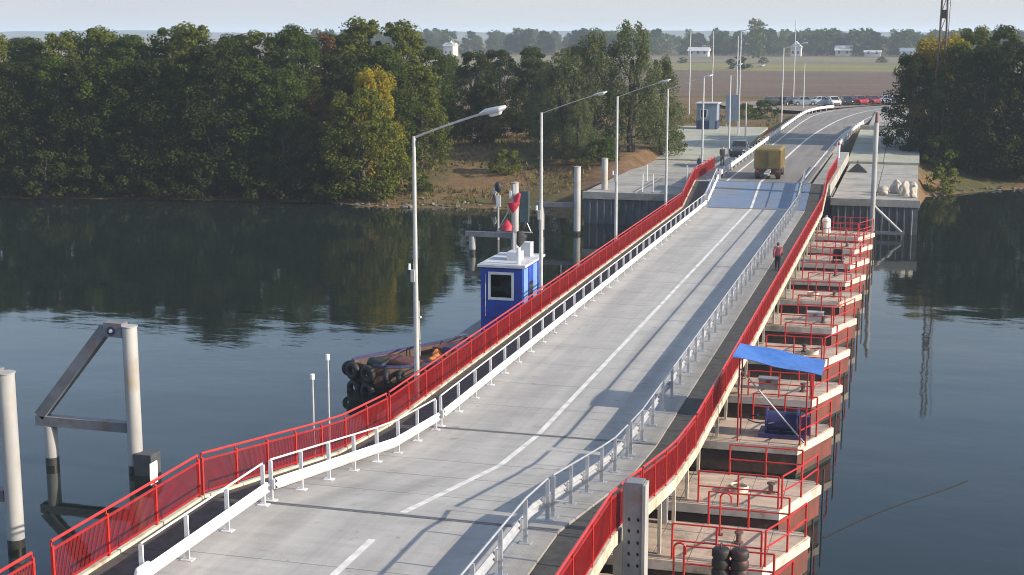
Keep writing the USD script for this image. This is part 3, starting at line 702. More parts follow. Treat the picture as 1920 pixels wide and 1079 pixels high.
# ------------------------------------------------------------------ lamp posts
def lamp(label, y, z0, h, arm=2.62, rise=.92, box=True, big=1.0):
    t = thing('street_lamp', label, 'street lamp', (-17.36, y, z0), group='lamp posts along the bridge')
    MB().tube((0, 0, .02), (0, 0, h), .105, .062, 12).build('pole', M['lampgrey'], t, smooth=40)
    MB().cbox((0, 0, .0), (.4, .4, .06)).cbox((.06, 0, -.1), (.5, .2, .14)).build('base_plate', M['lampgrey'], t)
    pts = []
    for k in range(9):
        s = k / 8; pts.append((arm * s, 0, h - .05 + rise * (s * 1.12 - .12 * s * s)))
    mb = MB()
    for a, b in zip(pts[:-1], pts[1:]): mb.tube(a, b, .04 * big, .036 * big, 8)
    mb.build('arm', M['lampgrey'], t, smooth=40)
    e = np.array(pts[-1]); d = np.array([.96, 0, .28]) * (.55 + .45 * big); kk = big
    hd = hull([(*(e - d * .1), .055 * kk), (*(e + d * .15 + [0, .1, .02]), .1 * kk), (*(e + d * .15 + [0, -.1, .02]), .1 * kk), (*(e + d * .6 + [0, .12, -.02]), .1 * kk), (*(e + d * .6 + [0, -.12, -.02]), .1 * kk), (*(e + d * .78), .07 * kk)])
    MB().add(hd).build('lamp_head', M['lamphead'], t, smooth=40)
    MB().add(hull([(*(e + d * .3 + [0, 0, -.1 * kk]), .1 * kk), (*(e + d * .58 + [0, 0, -.1 * kk]), .11 * kk)], 12)).build('lamp_lens', M['lampglass'], t, smooth=40)
    if box:
        MB().box((-.14, -.16, 4.45), (.0, -.03, 4.9)).build('control_box', M['lampgrey'], t)
        MB().tube((-.2, -.1, 4.9), (-.2, -.1, 5.12), .06, .05, 10).build('junction_box', M['whitebox'], t)
    return t


LL = ['street lamp nearest the camera with its arm reaching over the deck', 'second street lamp, rising just right of the blue cabin', 'third street lamp, between blue cabin and left quay',
      'fourth street lamp, last one on the flat bridge before the far ramp', 'fifth street lamp, on the left quay walkway beyond the far ramp', 'sixth street lamp, beside the small dark car left of the far road']
for lab, y, top in zip(LL, (48.7, 67.1, 85.5, 103.9, 122.3, 140.7), (12.18, 12.05, 12.05, 11.8, 12.2, 11.7)):
    z0 = zdeck(y) if y < 117 else ZF - .05
    lamp(lab, y, z0, top - z0, box=y < 100, big=1.1 if y < 60 else .5)


def simple_lamp(label, x, y, z0, h, arm):
    t = thing('street_lamp', label, 'street lamp', (x, y, z0), group='lamp posts along the far road')
    MB().tube((0, 0, -.4), (0, 0, h), .11, .07, 8).build('pole', M['lampgrey'], t)
    if arm:
        MB().tube((0, 0, h - .05), (arm, 0, h + .6), .05, .05, 6).build('arm', M['lampgrey'], t)
        MB().add(hull([(arm, 0, h + .6, .09), (arm + .6, 0, h + .72, .11)])).build('lamp_head', M['lamphead'], t)
    return t


# ------------------------------------------------------------------ cabin, float, work boat
fl = thing('service_float', 'low steel float left of the bridge under the blue cabin', 'float', (-21.6, 66.6, 0))
MB().box((0, 0, -.5), (4.0, 6.6, .75)).build('hull', M['hull_dark'], fl)
MB().box((-.05, -.05, .752), (4.05, 6.65, .84)).build('deck_plate', M['pile_grey'], fl)
cb = thing('cabin', 'small dark blue cabin with white window beside the bridge', 'cabin', (-20.5, 67.2, .845))
CW, CD, CH = 2.15, 3.9, 3.5
wx0, wx1, wz0, wz1 = .5, 1.62, 1.95, 3.15
mb = MB().box((0, 0, 0), (CW, .06, wz0)).box((0, 0, wz1), (CW, .06, CH)).box((0, 0, wz0), (wx0, .06, wz1)).box((wx1, 0, wz0), (CW, .06, wz1))
mb.box((0, .06, 0), (.06, CD - .06, CH)).box((0, CD - .06, 0), (CW, CD, CH)).box((CW - .06, .06, 0), (CW, CD - .06, CH))
mb.build('wall', M['blue'], cb)
fw = MB()
for a, b in (((wx0 - .11, -.03, wz0 - .11), (wx1 + .11, .05, wz0 + .02)), ((wx0 - .11, -.03, wz1 - .02), (wx1 + .11, .05, wz1 + .11)), ((wx0 - .11, -.03, wz0 + .02), (wx0 + .02, .05, wz1 - .02)), ((wx1 - .02, -.03, wz0 + .02), (wx1 + .11, .05, wz1 - .02))): fw.box(a, b)
win = fw.build('window_frame', M['whitebox'], cb)
MB().box((wx0 + .02, .005, wz0 + .02), (wx1 - .02, .02, wz1 - .02)).build('pane', M['glass'], win)
MB().box((.07, .5, .9), (CW - .07, CD - .1, 1.0)).build('table', M['interior'], cb)
MB().box((-.14, -.16, CH), (CW + .14, CD + .16, CH + .12)).build('roof', M['greyroof'], cb)
for k in range(4):                      # ribbed side panels
    y = .25 + k * .9
    MB().box((CW + .001, y, .15), (CW + .03, y + .78, CH - .12)).build('side_panel', M['bluelight'] if k in (0, 2) else M['blue'], cb)
MB().box((CW + .031, 1.3, 1.7), (CW + .05, 1.9, 2.6)).build('side_window', M['carglass'], cb)
for z_ in (.9, 1.75, CH - .1): MB().box((.065, -.012, z_), (CW - .065 if z_ != 1.75 else wx0 - .12, -.001, z_ + .03)).build('seam_trim', M['boatblue'], cb)
MB().tube((.25, -.03, CH - .35), (.25, -.03, 1.0), .018, .018, 6).build('conduit', M['galv'], cb)
MB().box((.95, 1.4, CH + .121), (1.6, 2.3, CH + .55)).build('roof_box', M['greyroof'], cb)
MB().tube((1.82, .55, CH + .121), (1.82, .55, CH + .95), .11, .11, 12).build('roof_drum', M['whitebox'], cb, smooth=40)
MB().box((1.25, 2.9, CH + .121), (1.8, 3.5, CH + .85)).build('roof_box', M['greyroof'], cb)
MB().add(hull([(1.45, 2.0, CH + .95, .16), (1.6, 2.2, CH + 1.25, .2), (1.4, 2.1, CH + 1.45, .12)])).build('black_bundle', M['black'], cb, smooth=40)

ms = thing('signal_mast', 'grey mast with yard and red signal shapes behind the blue cabin', 'signal mast', (-20.25, 72.4, .845))
MB().tube((0, 0, 0), (0, 0, 7.1), .075, .05, 10).build('mast', M['galv'], ms)
MB().tube((-.95, 0, 4.55), (1.05, 0, 4.55), .035, .035, 6).build('yard', M['galv'], ms)
MB().tube((-.85, .02, 4.6), (.1, .02, 6.4), .03, .03, 6).build('stay', M['galv'], ms)
MB().tube((.95, .02, 4.6), (.1, .02, 6.4), .03, .03, 6).build('stay', M['galv'], ms)
MB().lathe([(0, 0), (.34, .02), (.30, .3), (0, .62)], (-.35, 0, 4.62), 12).build('signal_cone', M['signred'], ms, smooth=30)
MB().lathe([(0, .62), (.32, .6), (.24, .3), (0, 0)], (.02, -.1, 5.55), 12).build('signal_cone', M['signred'], ms, smooth=30)
MB().add(hull([(.2, -.1, 6.1, .12), (.32, -.1, 6.55, .12), (.1, -.1, 6.4, .1)])).build('signal_ball', M['signred'], ms, smooth=30)
MB().add(hull([(.5, 0, 4.85, .14), (.62, 0, 5.05, .12)])).build('lantern', M['black'], ms, smooth=30)
MB().box((.38, -.08, 5.1), (.85, .06, 6.75)).build('signal_board', mat('dull_teal_board', (0.06, 0.10, 0.11), 0.6), ms)
MB().box((-.22, -.1, 6.35), (-.08, .05, 6.75)).build('lantern', M['whitebox'], ms)

bt = thing('work_boat', 'small red-brown work boat with tyre fenders moored left of the bridge', 'boat', (-23.2, 58.0, 0), math.degrees(math.atan2(.90, .44)), scale=.86)
# local +x runs from bow (x = 0) to stern
st_x = [0, .35, 1.1, 2.4, 4.5, 8, 9.6]; st_w = [.75, 1.25, 1.62, 1.85, 1.95, 1.9, 1.75]; st_s = [1.45, 1.38, 1.3, 1.2, 1.1, 1.05, 1.1]
v, f = [], []
for x, w, s in zip(st_x, st_w, st_s): v += [(x + .25, 0 - w * .55, -.6), (x, -w, .35), (x, -w, s), (x, w, s), (x, w, .35), (x + .25, w * .55, -.6)]
for i in range(len(st_x) - 1):
    for k in (0, 1, 3, 4): f.append((6 * i + k, 6 * i + 6 + k, 6 * i + 7 + k, 6 * i + k + 1))
f += [(0, 1, 4, 5), (1, 2, 3, 4)]; e = 6 * (len(st_x) - 1); f += [(e + 5, e + 4, e + 1, e), (e + 4, e + 3, e + 2, e + 1)]
MB().raw(v, f).build('hull', M['hull_dark'], bt)
v, f = [], []
for x, w, s in zip(st_x, st_w, st_s): v += [(x + .02, -w + .03, s - .45), (x + .02, w - .03, s - .45)]
for i in range(len(st_x) - 1): f.append((2 * i, 2 * i + 2, 2 * i + 3, 2 * i + 1))
MB().raw(v, f).build('deck', M['hull_dark'], bt)
for sgn in (-1, 1):
    mb = MB()
    for (x, w, s), (x2, w2, s2) in zip(list(zip(st_x, st_w, st_s))[:-1], list(zip(st_x, st_w, st_s))[1:]):
        mb.hexa([(x, sgn * w - .06, s + .001), (x, sgn * w + .06, s + .001), (x2, sgn * w2 + .06, s2 + .001), (x2, sgn * w2 - .06, s2 + .001), (x, sgn * w - .06, s + .12), (x, sgn * w + .06, s + .12), (x2, sgn * w2 + .06, s2 + .12), (x2, sgn * w2 - .06, s2 + .12)])
    mb.build('gunwale', M['boatblue'], bt)
for k, (x, y, z, ax) in enumerate([(-.26, -.62, 1.05, (1, 0, 0)), (-.26, .55, 1.05, (1, 0, 0)), (-.24, -.55, .12, (1, 0, .0)), (-.24, .5, .12, (1, 0, 0)), (.3, -1.42, .95, (1, -1.2, 0)), (.95, -1.78, .85, (.5, -1, 0)), (.3, 1.42, .95, (1, 1.2, 0)), (1.0, 1.8, .85, (.5, 1, 0)), (2.6, 2.03, .75, (0, 1, 0)), (4.6, 2.12, .7, (0, 1, 0))]):
    MB().torus((x, y, z), .33 if x < 0 else .29, .17 if x < 0 else .14, ax, 18, 8).build('tyre_fender', M['black'], bt, smooth=60)
MB().add(hull([(.9, -.4, 1.25, .25), (1.0, .4, 1.3, .3), (1.6, .1, 1.35, .25)])).build('rope_heap', M['black'], bt, smooth=50)
MB().add(hull([(2.2, -1.2, 1.1, .22), (2.3, 1.0, 1.1, .22), (3.2, .9, 1.1, .22), (3.1, -1.1, 1.1, .22)])).build('winch_housing', M['redrust'], bt, smooth=40)
for k, (x, y) in enumerate([(4.3, -.9), (4.9, -.6), (5.5, -1.0), (5.3, -.2)]):
    MB().add(hull([(x - .22, y - .15, .95, .12), (x + .22, y - .1, .95, .12), (x + .1, y + .2, 1.1 + .05 * k, .12), (x - .15, y + .15, 1.12, .1)])).build('orange_life_jacket', M['orange'], bt, smooth=50)
MB().box((5.6, -1.6, .68), (8.8, -.3, 1.5)).build('engine_cover', M['boatblue'], bt)
MB().box((6.2, .0, .68), (8.2, 1.1, 1.2)).build('deck_locker', M['redrust'], bt)
MB().tube((5.3, 1.2, .7), (5.3, 1.25, 3.9), .045, .035, 8).build('mast', M['cream'], bt)
MB().tube((5.3, 1.1, 3.0), (5.3, 1.42, 3.0), .06, .06, 8).build('mast_light', M['whitebox'], bt)

pf = thing('pale_pipe_post', 'taller of two thin pale posts behind the left red railing', 'post', (-17.62, 41.0, 0))
MB().tube((0, 0, -2), (0, 0, 5.6), .035, .035, 8).build('pole', M['galv'], pf); MB().lathe([(0, 0), (.07, 0), (.07, .18), (0, .2)], (0, 0, 5.601), 10).build('cap', M['whitebox'], pf)
pf = thing('pale_pipe_post', 'shorter of two thin pale posts behind the left red railing', 'post', (-17.72, 40.0, 0))
MB().tube((0, 0, -2), (0, 0, 5.2), .035, .035, 8).build('pole', M['galv'], pf); MB().lathe([(0, 0), (.075, 0), (.075, .16), (0, .18)], (0, 0, 5.201), 10).build('cap', M['whitebox'], pf)
sg = thing('sign', 'small blank white sign plate on the near left red railing', 'sign', (-17.22, 29.4, ZA))
MB().box((-.02, -.17, 1.02), (.0, .17, 1.55)).build('plate', M['whitebox'], sg); MB().tube((-.03, 0, .3), (-.03, 0, 1.5), .02, .02, 6).build('stem', M['galv'], sg)
mk = thing('marker_post', 'thin pale marker post with dark round top near the left beach', 'marker post', (-30.6, 105.0, 0))
MB().tube((0, 0, -2.4), (0, 0, 3.6), .1, .07, 8).build('pole', M['concpile'], mk); MB().add(hull([(0, 0, 4.0, .3), (0, 0, 4.25, .28)])).build('top_mark', M['black'], mk, smooth=50)
MB().box((-.1, -.14, 2.6), (.25, -.07, 3.5)).build('board', M['whitebox'], mk)

# ------------------------------------------------------------------ things on the pontoons
cn = thing('canopy', 'sloping bright blue tarpaulin canopy on thin poles over the winch', 'canopy', (-5.75, 49.2, 0))
nx_, ny_ = 14, 10
v, f = [], []
for i in range(nx_ + 1):
    for j in range(ny_ + 1):
        s, r = i / nx_, j / ny_
        x = s * 3.1 - .0 * r; y = r * 2.45 - .1 * s
        z = 4.62 - .45 * s - .1 * math.sin(math.pi * s) * math.sin(math.pi * r) + .03 * math.sin(9 * s + 4 * r)
        v.append((x, y, z))
n0 = len(v); v += [(a, b, c - .02) for a, b, c in v]
for i in range(nx_):
    for j in range(ny_):
        a = i * (ny_ + 1) + j; f.append((a, a + ny_ + 1, a + ny_ + 2, a + 1)); f.append((n0 + a, n0 + a + 1, n0 + a + ny_ + 2, n0 + a + ny_ + 1))
for i in range(nx_):
    for j in (0, ny_):
        a = i * (ny_ + 1) + j; b = a + ny_ + 1; f.append((a, n0 + a, n0 + b, b))
for j in range(ny_):
    for i in (0, nx_):
        a = i * (ny_ + 1) + j; f.append((a, a + 1, n0 + a + 1, n0 + a))
MB().raw(v, f).build('tarpaulin', M['tarp'], cn, smooth=60)
for x, y, z in ((.12, 1.25, 4.5), (.12, 2.2, 4.5), (2.55, 1.3, 4.1), (2.65, 2.3, 4.1)):
    MB().tube((x, y, ZP + .01), (x, y, z), .03, .03, 8).build('pole', M['red'], cn)
MB().tube((.15, 1.3, 3.9), (2.5, 1.35, 1.3), .03, .03, 6).build('brace', M['galv'], cn)
wn = thing('winch', 'dark blue deck winch on the pontoon under the blue canopy', 'winch', (-4.2, 51.3, ZP + .012))
MB().tube((-.5, .3, .55), (.6, .3, .55), .36, .36, 20).build('drum', M['purple'], wn, smooth=40)
for x in (-.52, .6): MB().tube((x, .3, .55), (x + .06, .3, .55), .52, .52, 24).build('drum_flange', M['purple'], wn, smooth=40)
MB().box((-.75, -.2, 0), (.95, .9, .16)).build('base_frame', M['purple'], wn)
MB().box((.72, .0, .161), (1.1, .6, .85)).build('motor', M['kioskdark'], wn)
MB().tube((-.62, .3, .55), (-.62, .3, .6), .6, .6, 8, cap=False).build('gear_guard', M['kioskdark'], wn)


def fender(label, x, y, m):
    t = thing('rubber_fender', label, 'fender', (x, y, ZP + .012))
    pr_ = []
    for k in range(5): z = k * .27; pr_ += [(.20, z), (.245, z + .06), (.245, z + .2), (.20, z + .265)]
    MB().lathe([(0, 0)] + pr_ + [(.1, 1.36), (0, 1.36)], (0, 0, 0), 20).build('body', m, t, smooth=50)
    MB().torus((0, 0, 1.4), .08, .025, (1, 0, 0), 12, 6).build('ring', M['darkmetal'], t)
    return t


fender('plain black upright rubber fender, left of the pair on the nearest pontoon', -4.32, 35.7, M['black'])
fender('black upright rubber fender with dull red stains, right of the pair', -3.84, 35.75, mat('stained_rubber', (0.022, 0.021, 0.021), 0.6, (0.02, 0.018, 0.018), 4.0, dirt=(0.16, 0.02, 0.02), dscale=3.0))
dr = thing('cable_drum', 'dark red round cable drum on a far pontoon deck', 'cable drum', (-4.3, 93.3, ZP + .012))
MB().tube((-.25, 0, .52), (.25, 0, .52), .34, .34, 18).build('core', M['black'], dr, smooth=40)
for x in (-.3, .25): MB().tube((x, 0, .52), (x + .05, 0, .52), .51, .51, 22).build('flange', M['redrust'], dr, smooth=40)
MB().box((-.4, -.4, 0), (.4, .4, .05)).build('base', M['hull_dark'], dr)
wb = thing('white_tank', 'small white rounded tank beside the far end of the right railing', 'tank', (-5.85, 107.0, ZP + .012))
MB().lathe([(0, 0), (.3, 0), (.33, .1), (.33, .9), (.25, 1.1), (0, 1.2)], (0, 0, 0), 18).build('body', M['whitebox'], wb, smooth=40)
MB().lathe([(0, 1.2), (.08, 1.19), (.08, 1.3), (0, 1.3)], (0, 0, 0), 10).build('cap', M['galv'], wb)
cable = MB(); pts = [(-1.9 + 4.4 * q, 44.8 + 7.2 * q + .25 * math.sin(5 * q), .012) for q in np.linspace(-.05, 1, 12)]
cable.path(pts, .018, 6); ct = cable.build('mooring_cable', M['wire'], None, smooth=40); tag(ct, 'thin dark mooring cable running from the near pontoons into the right water', 'cable')

# boat hooks: curved davits on near pontoons
for lab, x, y in (('red curved davit on the second pontoon behind the black fenders', -4.95, 40.4), ('red curved davit on the nearest pontoon at the bottom edge', -5.6, 35.9)):
    t = thing('davit', lab, 'davit', (x, y, ZP + .012))
    pts = [(0, 0, 0), (0, 0, 1.15)] + [(.16 - .16 * math.cos(a), 0, 1.15 + .16 * math.sin(a)) for a in np.linspace(.4, math.pi, 7)] + [(.32, 0, 1.0)]
    MB().path(pts, .028, 8).build('hook', M['redtop'], t, smooth=50)
    MB().cbox((0, 0, .01), (.2, .2, .02)).build('base', M['redrust'], t)

# ------------------------------------------------------------------ people
def person(label, loc, rz, top, legs, stride=0.12, arm=0.15, h=1.74):
    s = h / 1.74
    t = thing('person', label, 'person', loc, rz, scale=s)
    hipz, kz, az = .92, .5, .08
    J = {}
    for sd, st in ((1, stride), (-1, -stride)):
        J['hip', sd] = (0, .09 * sd, hipz, .085); J['knee', sd] = (st * .7 + .03, .1 * sd, kz, .06); J['ank', sd] = (st * 1.2, .1 * sd, az, .042); J['toe', sd] = (st * 1.2 + .17, .11 * sd, .035, .032); J['heel', sd] = (st * 1.2 - .04, .1 * sd, .04, .037)
        J['sho', sd] = (0, .185 * sd, 1.42, .06); J['elb', sd] = (-st * arm / .12 - .02, .235 * sd, 1.13, .045); J['wri', sd] = (-st * arm / .12 * 1.3 + .1, .225 * sd, .89, .03)
    body = [hull([J['hip', 1], J['hip', -1], (0, 0, 1.05, .12)]), hull([(0, .05, 1.05, .12), (0, -.05, 1.05, .12), (.01, .11, 1.33, .11), (.01, -.11, 1.33, .11)]),
            hull([J['sho', 1], J['sho', -1], (0, 0, 1.36, .11)]), hull([(0, 0, 1.44, .06), (.015, 0, 1.55, .052)]),
            hull([(.02, 0, 1.64, .088), (.035, 0, 1.585, .06), (0, 0, 1.655, .09)], 14), hull([(.115, 0, 1.62, .012), (.1, 0, 1.65, .01), (.1, 0, 1.6, .012)]),
            hull([(.02, .092, 1.62, .016), (.015, .092, 1.65, .016)]), hull([(.02, -.092, 1.62, .016), (.015, -.092, 1.65, .016)])]
    for sd in (1, -1):
        body += [hull([J['hip', sd], J['knee', sd]]), hull([J['knee', sd], J['ank', sd]]), hull([J['ank', sd], J['heel', sd], J['toe', sd]]), hull([J['sho', sd], J['elb', sd]]), hull([J['elb', sd], J['wri', sd]])]
        wx, wy, wz, _ = J['wri', sd]
        body.append(hull([(wx, wy, wz, .028), (wx + .02, wy + .02, wz - .08, .016), (wx - .02, wy - .0, wz - .085, .016), (wx + .035, wy, wz - .07, .016)]))
        for q_ in range(4):
            fx = wx + .04 - q_ * .022; ln = (.07, .08, .075, .058)[q_]
            body += [hull([(fx, wy + .005, wz - .08, .0095), (fx + .004, wy - .004 * sd, wz - .08 - ln * .55, .009)], 8), hull([(fx + .004, wy - .004 * sd, wz - .08 - ln * .55, .009), (fx + .002, wy - .018 * sd, wz - .08 - ln, .008)], 8)]
        body.append(hull([(wx + .04, wy - .01 * sd, wz - .04, .011), (wx + .062, wy - .02 * sd, wz - .09, .009)], 8))
    b = m3.Manifold.batch_boolean(body, m3.OpType.Add)
    MB().add(b).build('body', M['skin'], t, smooth=50)
    g = lambda p, k: (p[0], p[1], p[2], p[3] + k)
    tp = [hull([(0, .07, .96, .125), (0, -.07, .96, .125), (.01, .12, 1.33, .125), (.01, -.12, 1.33, .125)]), hull([g(J['sho', 1], .018), g(J['sho', -1], .018), (0, 0, 1.38, .12)])]
    for sd in (1, -1): tp += [hull([g(J['sho', sd], .018), g(J['elb', sd], .02)]), hull([g(J['elb', sd], .02), g(J['wri', sd], .014)])]
    MB().add(m3.Manifold.batch_boolean(tp, m3.OpType.Add)).build('jacket', top, t, smooth=50)
    tr = [hull([g(J['hip', 1], .022), g(J['hip', -1], .022), (0, 0, .98, .128)])]
    for sd in (1, -1): tr += [hull([g(J['hip', sd], .022), g(J['knee', sd], .022)]), hull([g(J['knee', sd], .022), (J['ank', sd][0], J['ank', sd][1], .12, .055)])]
    MB().add(m3.Manifold.batch_boolean(tr, m3.OpType.Add)).build('trousers', legs, t, smooth=50)
    hr = hull([(-.015, 0, 1.668, .096), (-.03, 0, 1.62, .085)], 14) - m3.Manifold.cube((.3, .3, .2), True).translate((.18, 0, 1.58))
    MB().add(hr).build('hair', M['hairm'], t, smooth=50)
    sh = m3.Manifold.batch_boolean([hull([g(J['heel', sd], .012), g(J['toe', sd], .012), (J['ank', sd][0], J['ank', sd][1], .09, .05)]) for sd in (1, -1)], m3.OpType.Add)
    MB().add(sh).build('shoes', M['black'], t, smooth=50)
    return t


person('person in dark trousers and pink jacket walking along the right walkway', (-7.15, 82.1, zdeck(82) - .055), 90, M['cloth_pink'], M['cloth_dark'], .16, h=1.62)
person('person in dark clothes leaning at the left end of the far ramp railing', (-16.8, 131.5, ZF - .08), -60, M['cloth_dark'], M['cloth_dark'], .05)
person('person in white top standing on the left beach', (-37.0, 122.5 + 3.2, float(ground(-37.0, 125.7)) - .02), 200, M['cloth_white'], M['cloth_dark'], .1)
person('person in blue clothes standing on the left quay near the red railing end', (-19.2, 134.0, 2.66), -100, M['cloth_blue'], M['cloth_dark'], .06)
person('person in pale clothes standing on the right bank by the trees', (6.2, 166.0, float(ground(6.2, 166.0)) - .03), -120, M['cloth_white'], M['cloth_white'], .08)

# ------------------------------------------------------------------ vehicles
def wheel(parent, x, y, r, w):
    c = MB().lathe([(r * .55, -w / 2), (r * .92, -w / 2), (r, -w * .32), (r, w * .32), (r * .92, w / 2), (r * .55, w / 2)], n=20)
    v = np.vstack(c.v); v = np.c_[v[:, 0] + x, v[:, 2] + y, v[:, 1] + r]; f = np.vstack(c.f)
    tr = MB().raw(v, f[:, ::-1]).build('wheel', M['black'], parent, smooth=40)
    MB().tube((x, y - w * .4, r), (x, y + w * .4, r), r * .56, r * .56, 16).build('rim', M['galv'], tr)


CARMAT = {}


def car(label, loc, rz, colour, cname, kind='hatch'):
    t = thing('parked_car', label, 'car', loc, rz, group='cars parked beside the far road')
    if cname not in CARMAT: CARMAT[cname] = mat('car_paint_' + cname, colour, 0.28, tuple(c * .93 for c in colour), 0.5)
    m = CARMAT[cname]
    Ln, W = 4.1, 1.66
    roof = [(-1.75, .95), (-1.45, 1.42), (.35, 1.45), (1.05, .95)] if kind == 'hatch' else [(-1.25, .95), (-.75, 1.4), (.45, 1.42), (1.15, .95)]
    side = [(-2.02, .35), (-2.06, .6), (-1.98, .88), (-1.7, .97), (1.1, .97), (1.85, .82), (2.03, .62), (2.0, .3), (1.7, .22), (-1.8, .22)]
    pts = [(x, sy * (W / 2 - (.06 if z < .5 else .0) - (.07 if z > .9 else 0) - (.12 if abs(x) > 1.95 else 0)), z) for x, z in side for sy in (-1, 1)]
    b = hullp(pts)
    for x in (-1.28, 1.28):
        b = b - m3.Manifold.cylinder(2.2, .36, .36, 20, True).rotate((90, 0, 0)).translate((x, 0, .32))
    MB().add(b).build('body', m, t, smooth=35)
    MB().box((-1.75, -.6, .23), (1.7, .6, .6)).build('underbody', M['darkmetal'], t)
    g = hullp([(x, sy * (W / 2 - .1 - (.14 if z > 1.2 else 0)), z) for x, z in roof for sy in (-1, 1)])
    MB().add(g).build('cabin_glass', M['carglass'], t, smooth=20)
    (x0, z0), (x1, z1), (x2, z2), (x3, z3) = roof
    MB().add(hullp([(x, sy * (W / 2 - .235), z) for x, z in ((x1 - .04, z1 - .01), (x1 + .1, z1 + .035), (x2 - .15, z2 + .035), (x2 + .05, z2 - .01)) for sy in (-1, 1)])).build('roof', m, t, smooth=30)
    for sy in (-1, 1):
        for (xa, za), (xb, zb) in (((x0, z0), (x1, z1)), ((x3, z3), (x2, z2)), ((-.25, .96), (-.22, 1.43))):
            MB().tube((xa, sy * (W / 2 - .1), za), (xb, sy * (W / 2 - .235), zb), .05, .045, 6).build('pillar', m, t)
        MB().add(hull([(2.0, sy * .55, .66, .05), (1.92, sy * .68, .68, .06)])).build('headlight', M['lampglass'], t, smooth=40)
        MB().add(hull([(-2.02, sy * .6, .75, .04), (-1.98, sy * .68, .82, .05)])).build('tail_light', M['signred'], t, smooth=40)
        MB().add(hull([(.85, sy * .88, 1.0, .05), (.88, sy * .95, 1.02, .06)])).build('mirror', m, t)
        for x in (-1.28, 1.28): wheel(t, x, sy * .72, .31, .2)
    MB().box((1.9, -.5, .35), (2.045, .5, .48)).build('grille', M['darkmetal'], t)
    return t


cars = [(-22.6, 240.0, 35, (0.015, .015, .017), 'black', 'sedan', 'black sedan at the left end of the row of parked cars'),
        (-20.2, 241.5, 60, (.03, .035, .05), 'navy', 'hatch', 'dark navy hatchback second from the left in the parked row'),
        (-17.6, 241.6, 20, (.20, .24, .28), 'greyblue', 'sedan', 'grey-blue sedan third from the left in the parked row'),
        (-15.0, 243.0, 28, (.42, .46, .50), 'silver', 'sedan', 'silver sedan in the left half of the parked row'),
        (-12.9, 242.4, -70, (.70, .70, .68), 'white', 'hatch', 'white hatchback facing the road beside the red cars'),
        (-10.9, 244.6, -75, (.03, .03, .03), 'charcoal', 'hatch', 'charcoal hatchback between the white car and the red cars'),
        (-8.9, 246.4, -62, (.42, .025, .03), 'red', 'hatch', 'bright red hatchback in the middle of the parked row'),
        (-6.9, 248.6, -58, (.30, .03, .03), 'darkred', 'sedan', 'darker red sedan right of the bright red hatchback'),
        (-4.6, 250.2, 30, (.28, .32, .42), 'steelblue', 'sedan', 'steel blue sedan right of the red cars'),
        (-2.6, 252.6, 30, (.62, .56, .52), 'beige', 'hatch', 'pale beige hatchback in the right half of the parked row'),
        (-.6, 255.4, -60, (.03, .03, .06), 'blueblack', 'sedan', 'blue-black sedan near the right end of the parked row'),
        (1.4, 257.2, -60, (.05, .05, .08), 'slate', 'hatch', 'slate coloured hatchback near the trees at the right of the row'),
        (3.2, 258.6, 10, (.66, .66, .66), 'white2', 'hatch', 'white hatchback half hidden by the right trees')]
for x, y, rz, c, cn_, k, lab in cars: car(lab, (x, y, 3.905), rz, c, cn_, k)
c2 = car('small dark grey car standing on the left shoulder near the sixth lamp', (-16.5, 142.5, ZF - .06), -90, (.06, .065, .075), 'grey2', 'hatch')
MB().box((-17.7, 139.5, ZF - .9), (-15.6, 152, ZF - .065)).build('shoulder', M['concrete'], ab)

tk = thing('truck', 'olive yellow box truck driving away up the far ramp', 'truck', (-11.45, 118.8, ZF), 90, scale=.88)
# local +x is forward
MB().add(hullp([(x, y, z) for x in (0, 4.6) for y in (-1.22, 1.22) for z in (1.0, 2.75)] + [(x, y, 2.9) for x in (.1, 4.5) for y in (-1.08, 1.08)])).build('cargo_box', M['olive'], tk)
for s in (-1, 1):
    dd = MB().box((-.035, min(s * .02, s * 1.17), 1.1), (-.002, max(s * .02, s * 1.17), 2.68)).build('rear_door', M['olive'], tk)
    MB().tube((-.06, s * .12, 1.2), (-.06, s * .12, 2.6), .018, .018, 6).build('lock_bar', M['darkmetal'], dd)
    MB().box((-.12, min(s * .78, s * 1.12), .72), (-.02, max(s * .78, s * 1.12), .86)).build('tail_light', M['signred'], tk)
    for x in (.95, 5.3):
        wheel(tk, x, s * .95, .46, .42 if x < 2 else .28)
    MB().box((.0, min(s * .7, s * 1.15), .35), (.03, max(s * .7, s * 1.15), .85)).build('mud_flap', M['black'], tk)
MB().box((-.05, -1.1, .6), (4.7, -.35, .995)).box((-.05, .35, .6), (4.7, 1.1, .995)).build('chassis_rail', M['darkmetal'], tk)
MB().box((-.14, -1.15, .5), (-.05, 1.15, .68)).build('rear_bumper', M['darkmetal'], tk)
MB().box((-.155, -.28, .52), (-.142, .28, .66)).build('number_plate', M['whitebox'], tk)
MB().add(hullp([(x, y, z) for x in (4.8, 6.5) for y in (-1.1, 1.1) for z in (.6, 1.5)] + [(x, y, 2.45) for x in (4.85, 6.0) for y in (-1.0, 1.0)])).build('cab', M['olive'], tk)
for k in range(5):
    MB().box((.3 + k * .95, -1.245, 1.05), (.36 + k * .95, -1.221, 2.72)).box((.3 + k * .95, 1.221, 1.05), (.36 + k * .95, 1.245, 2.72)).build('side_rib', M['darkmetal'], tk)
MB().box((1.4, -1.225, .5), (3.6, -1.1, .95)).build('side_guard', M['darkmetal'], tk)
MB().box((.0, 1.235, 1.02), (.08, 1.25, 2.7)).build('corner_strip', M['galv'], tk)

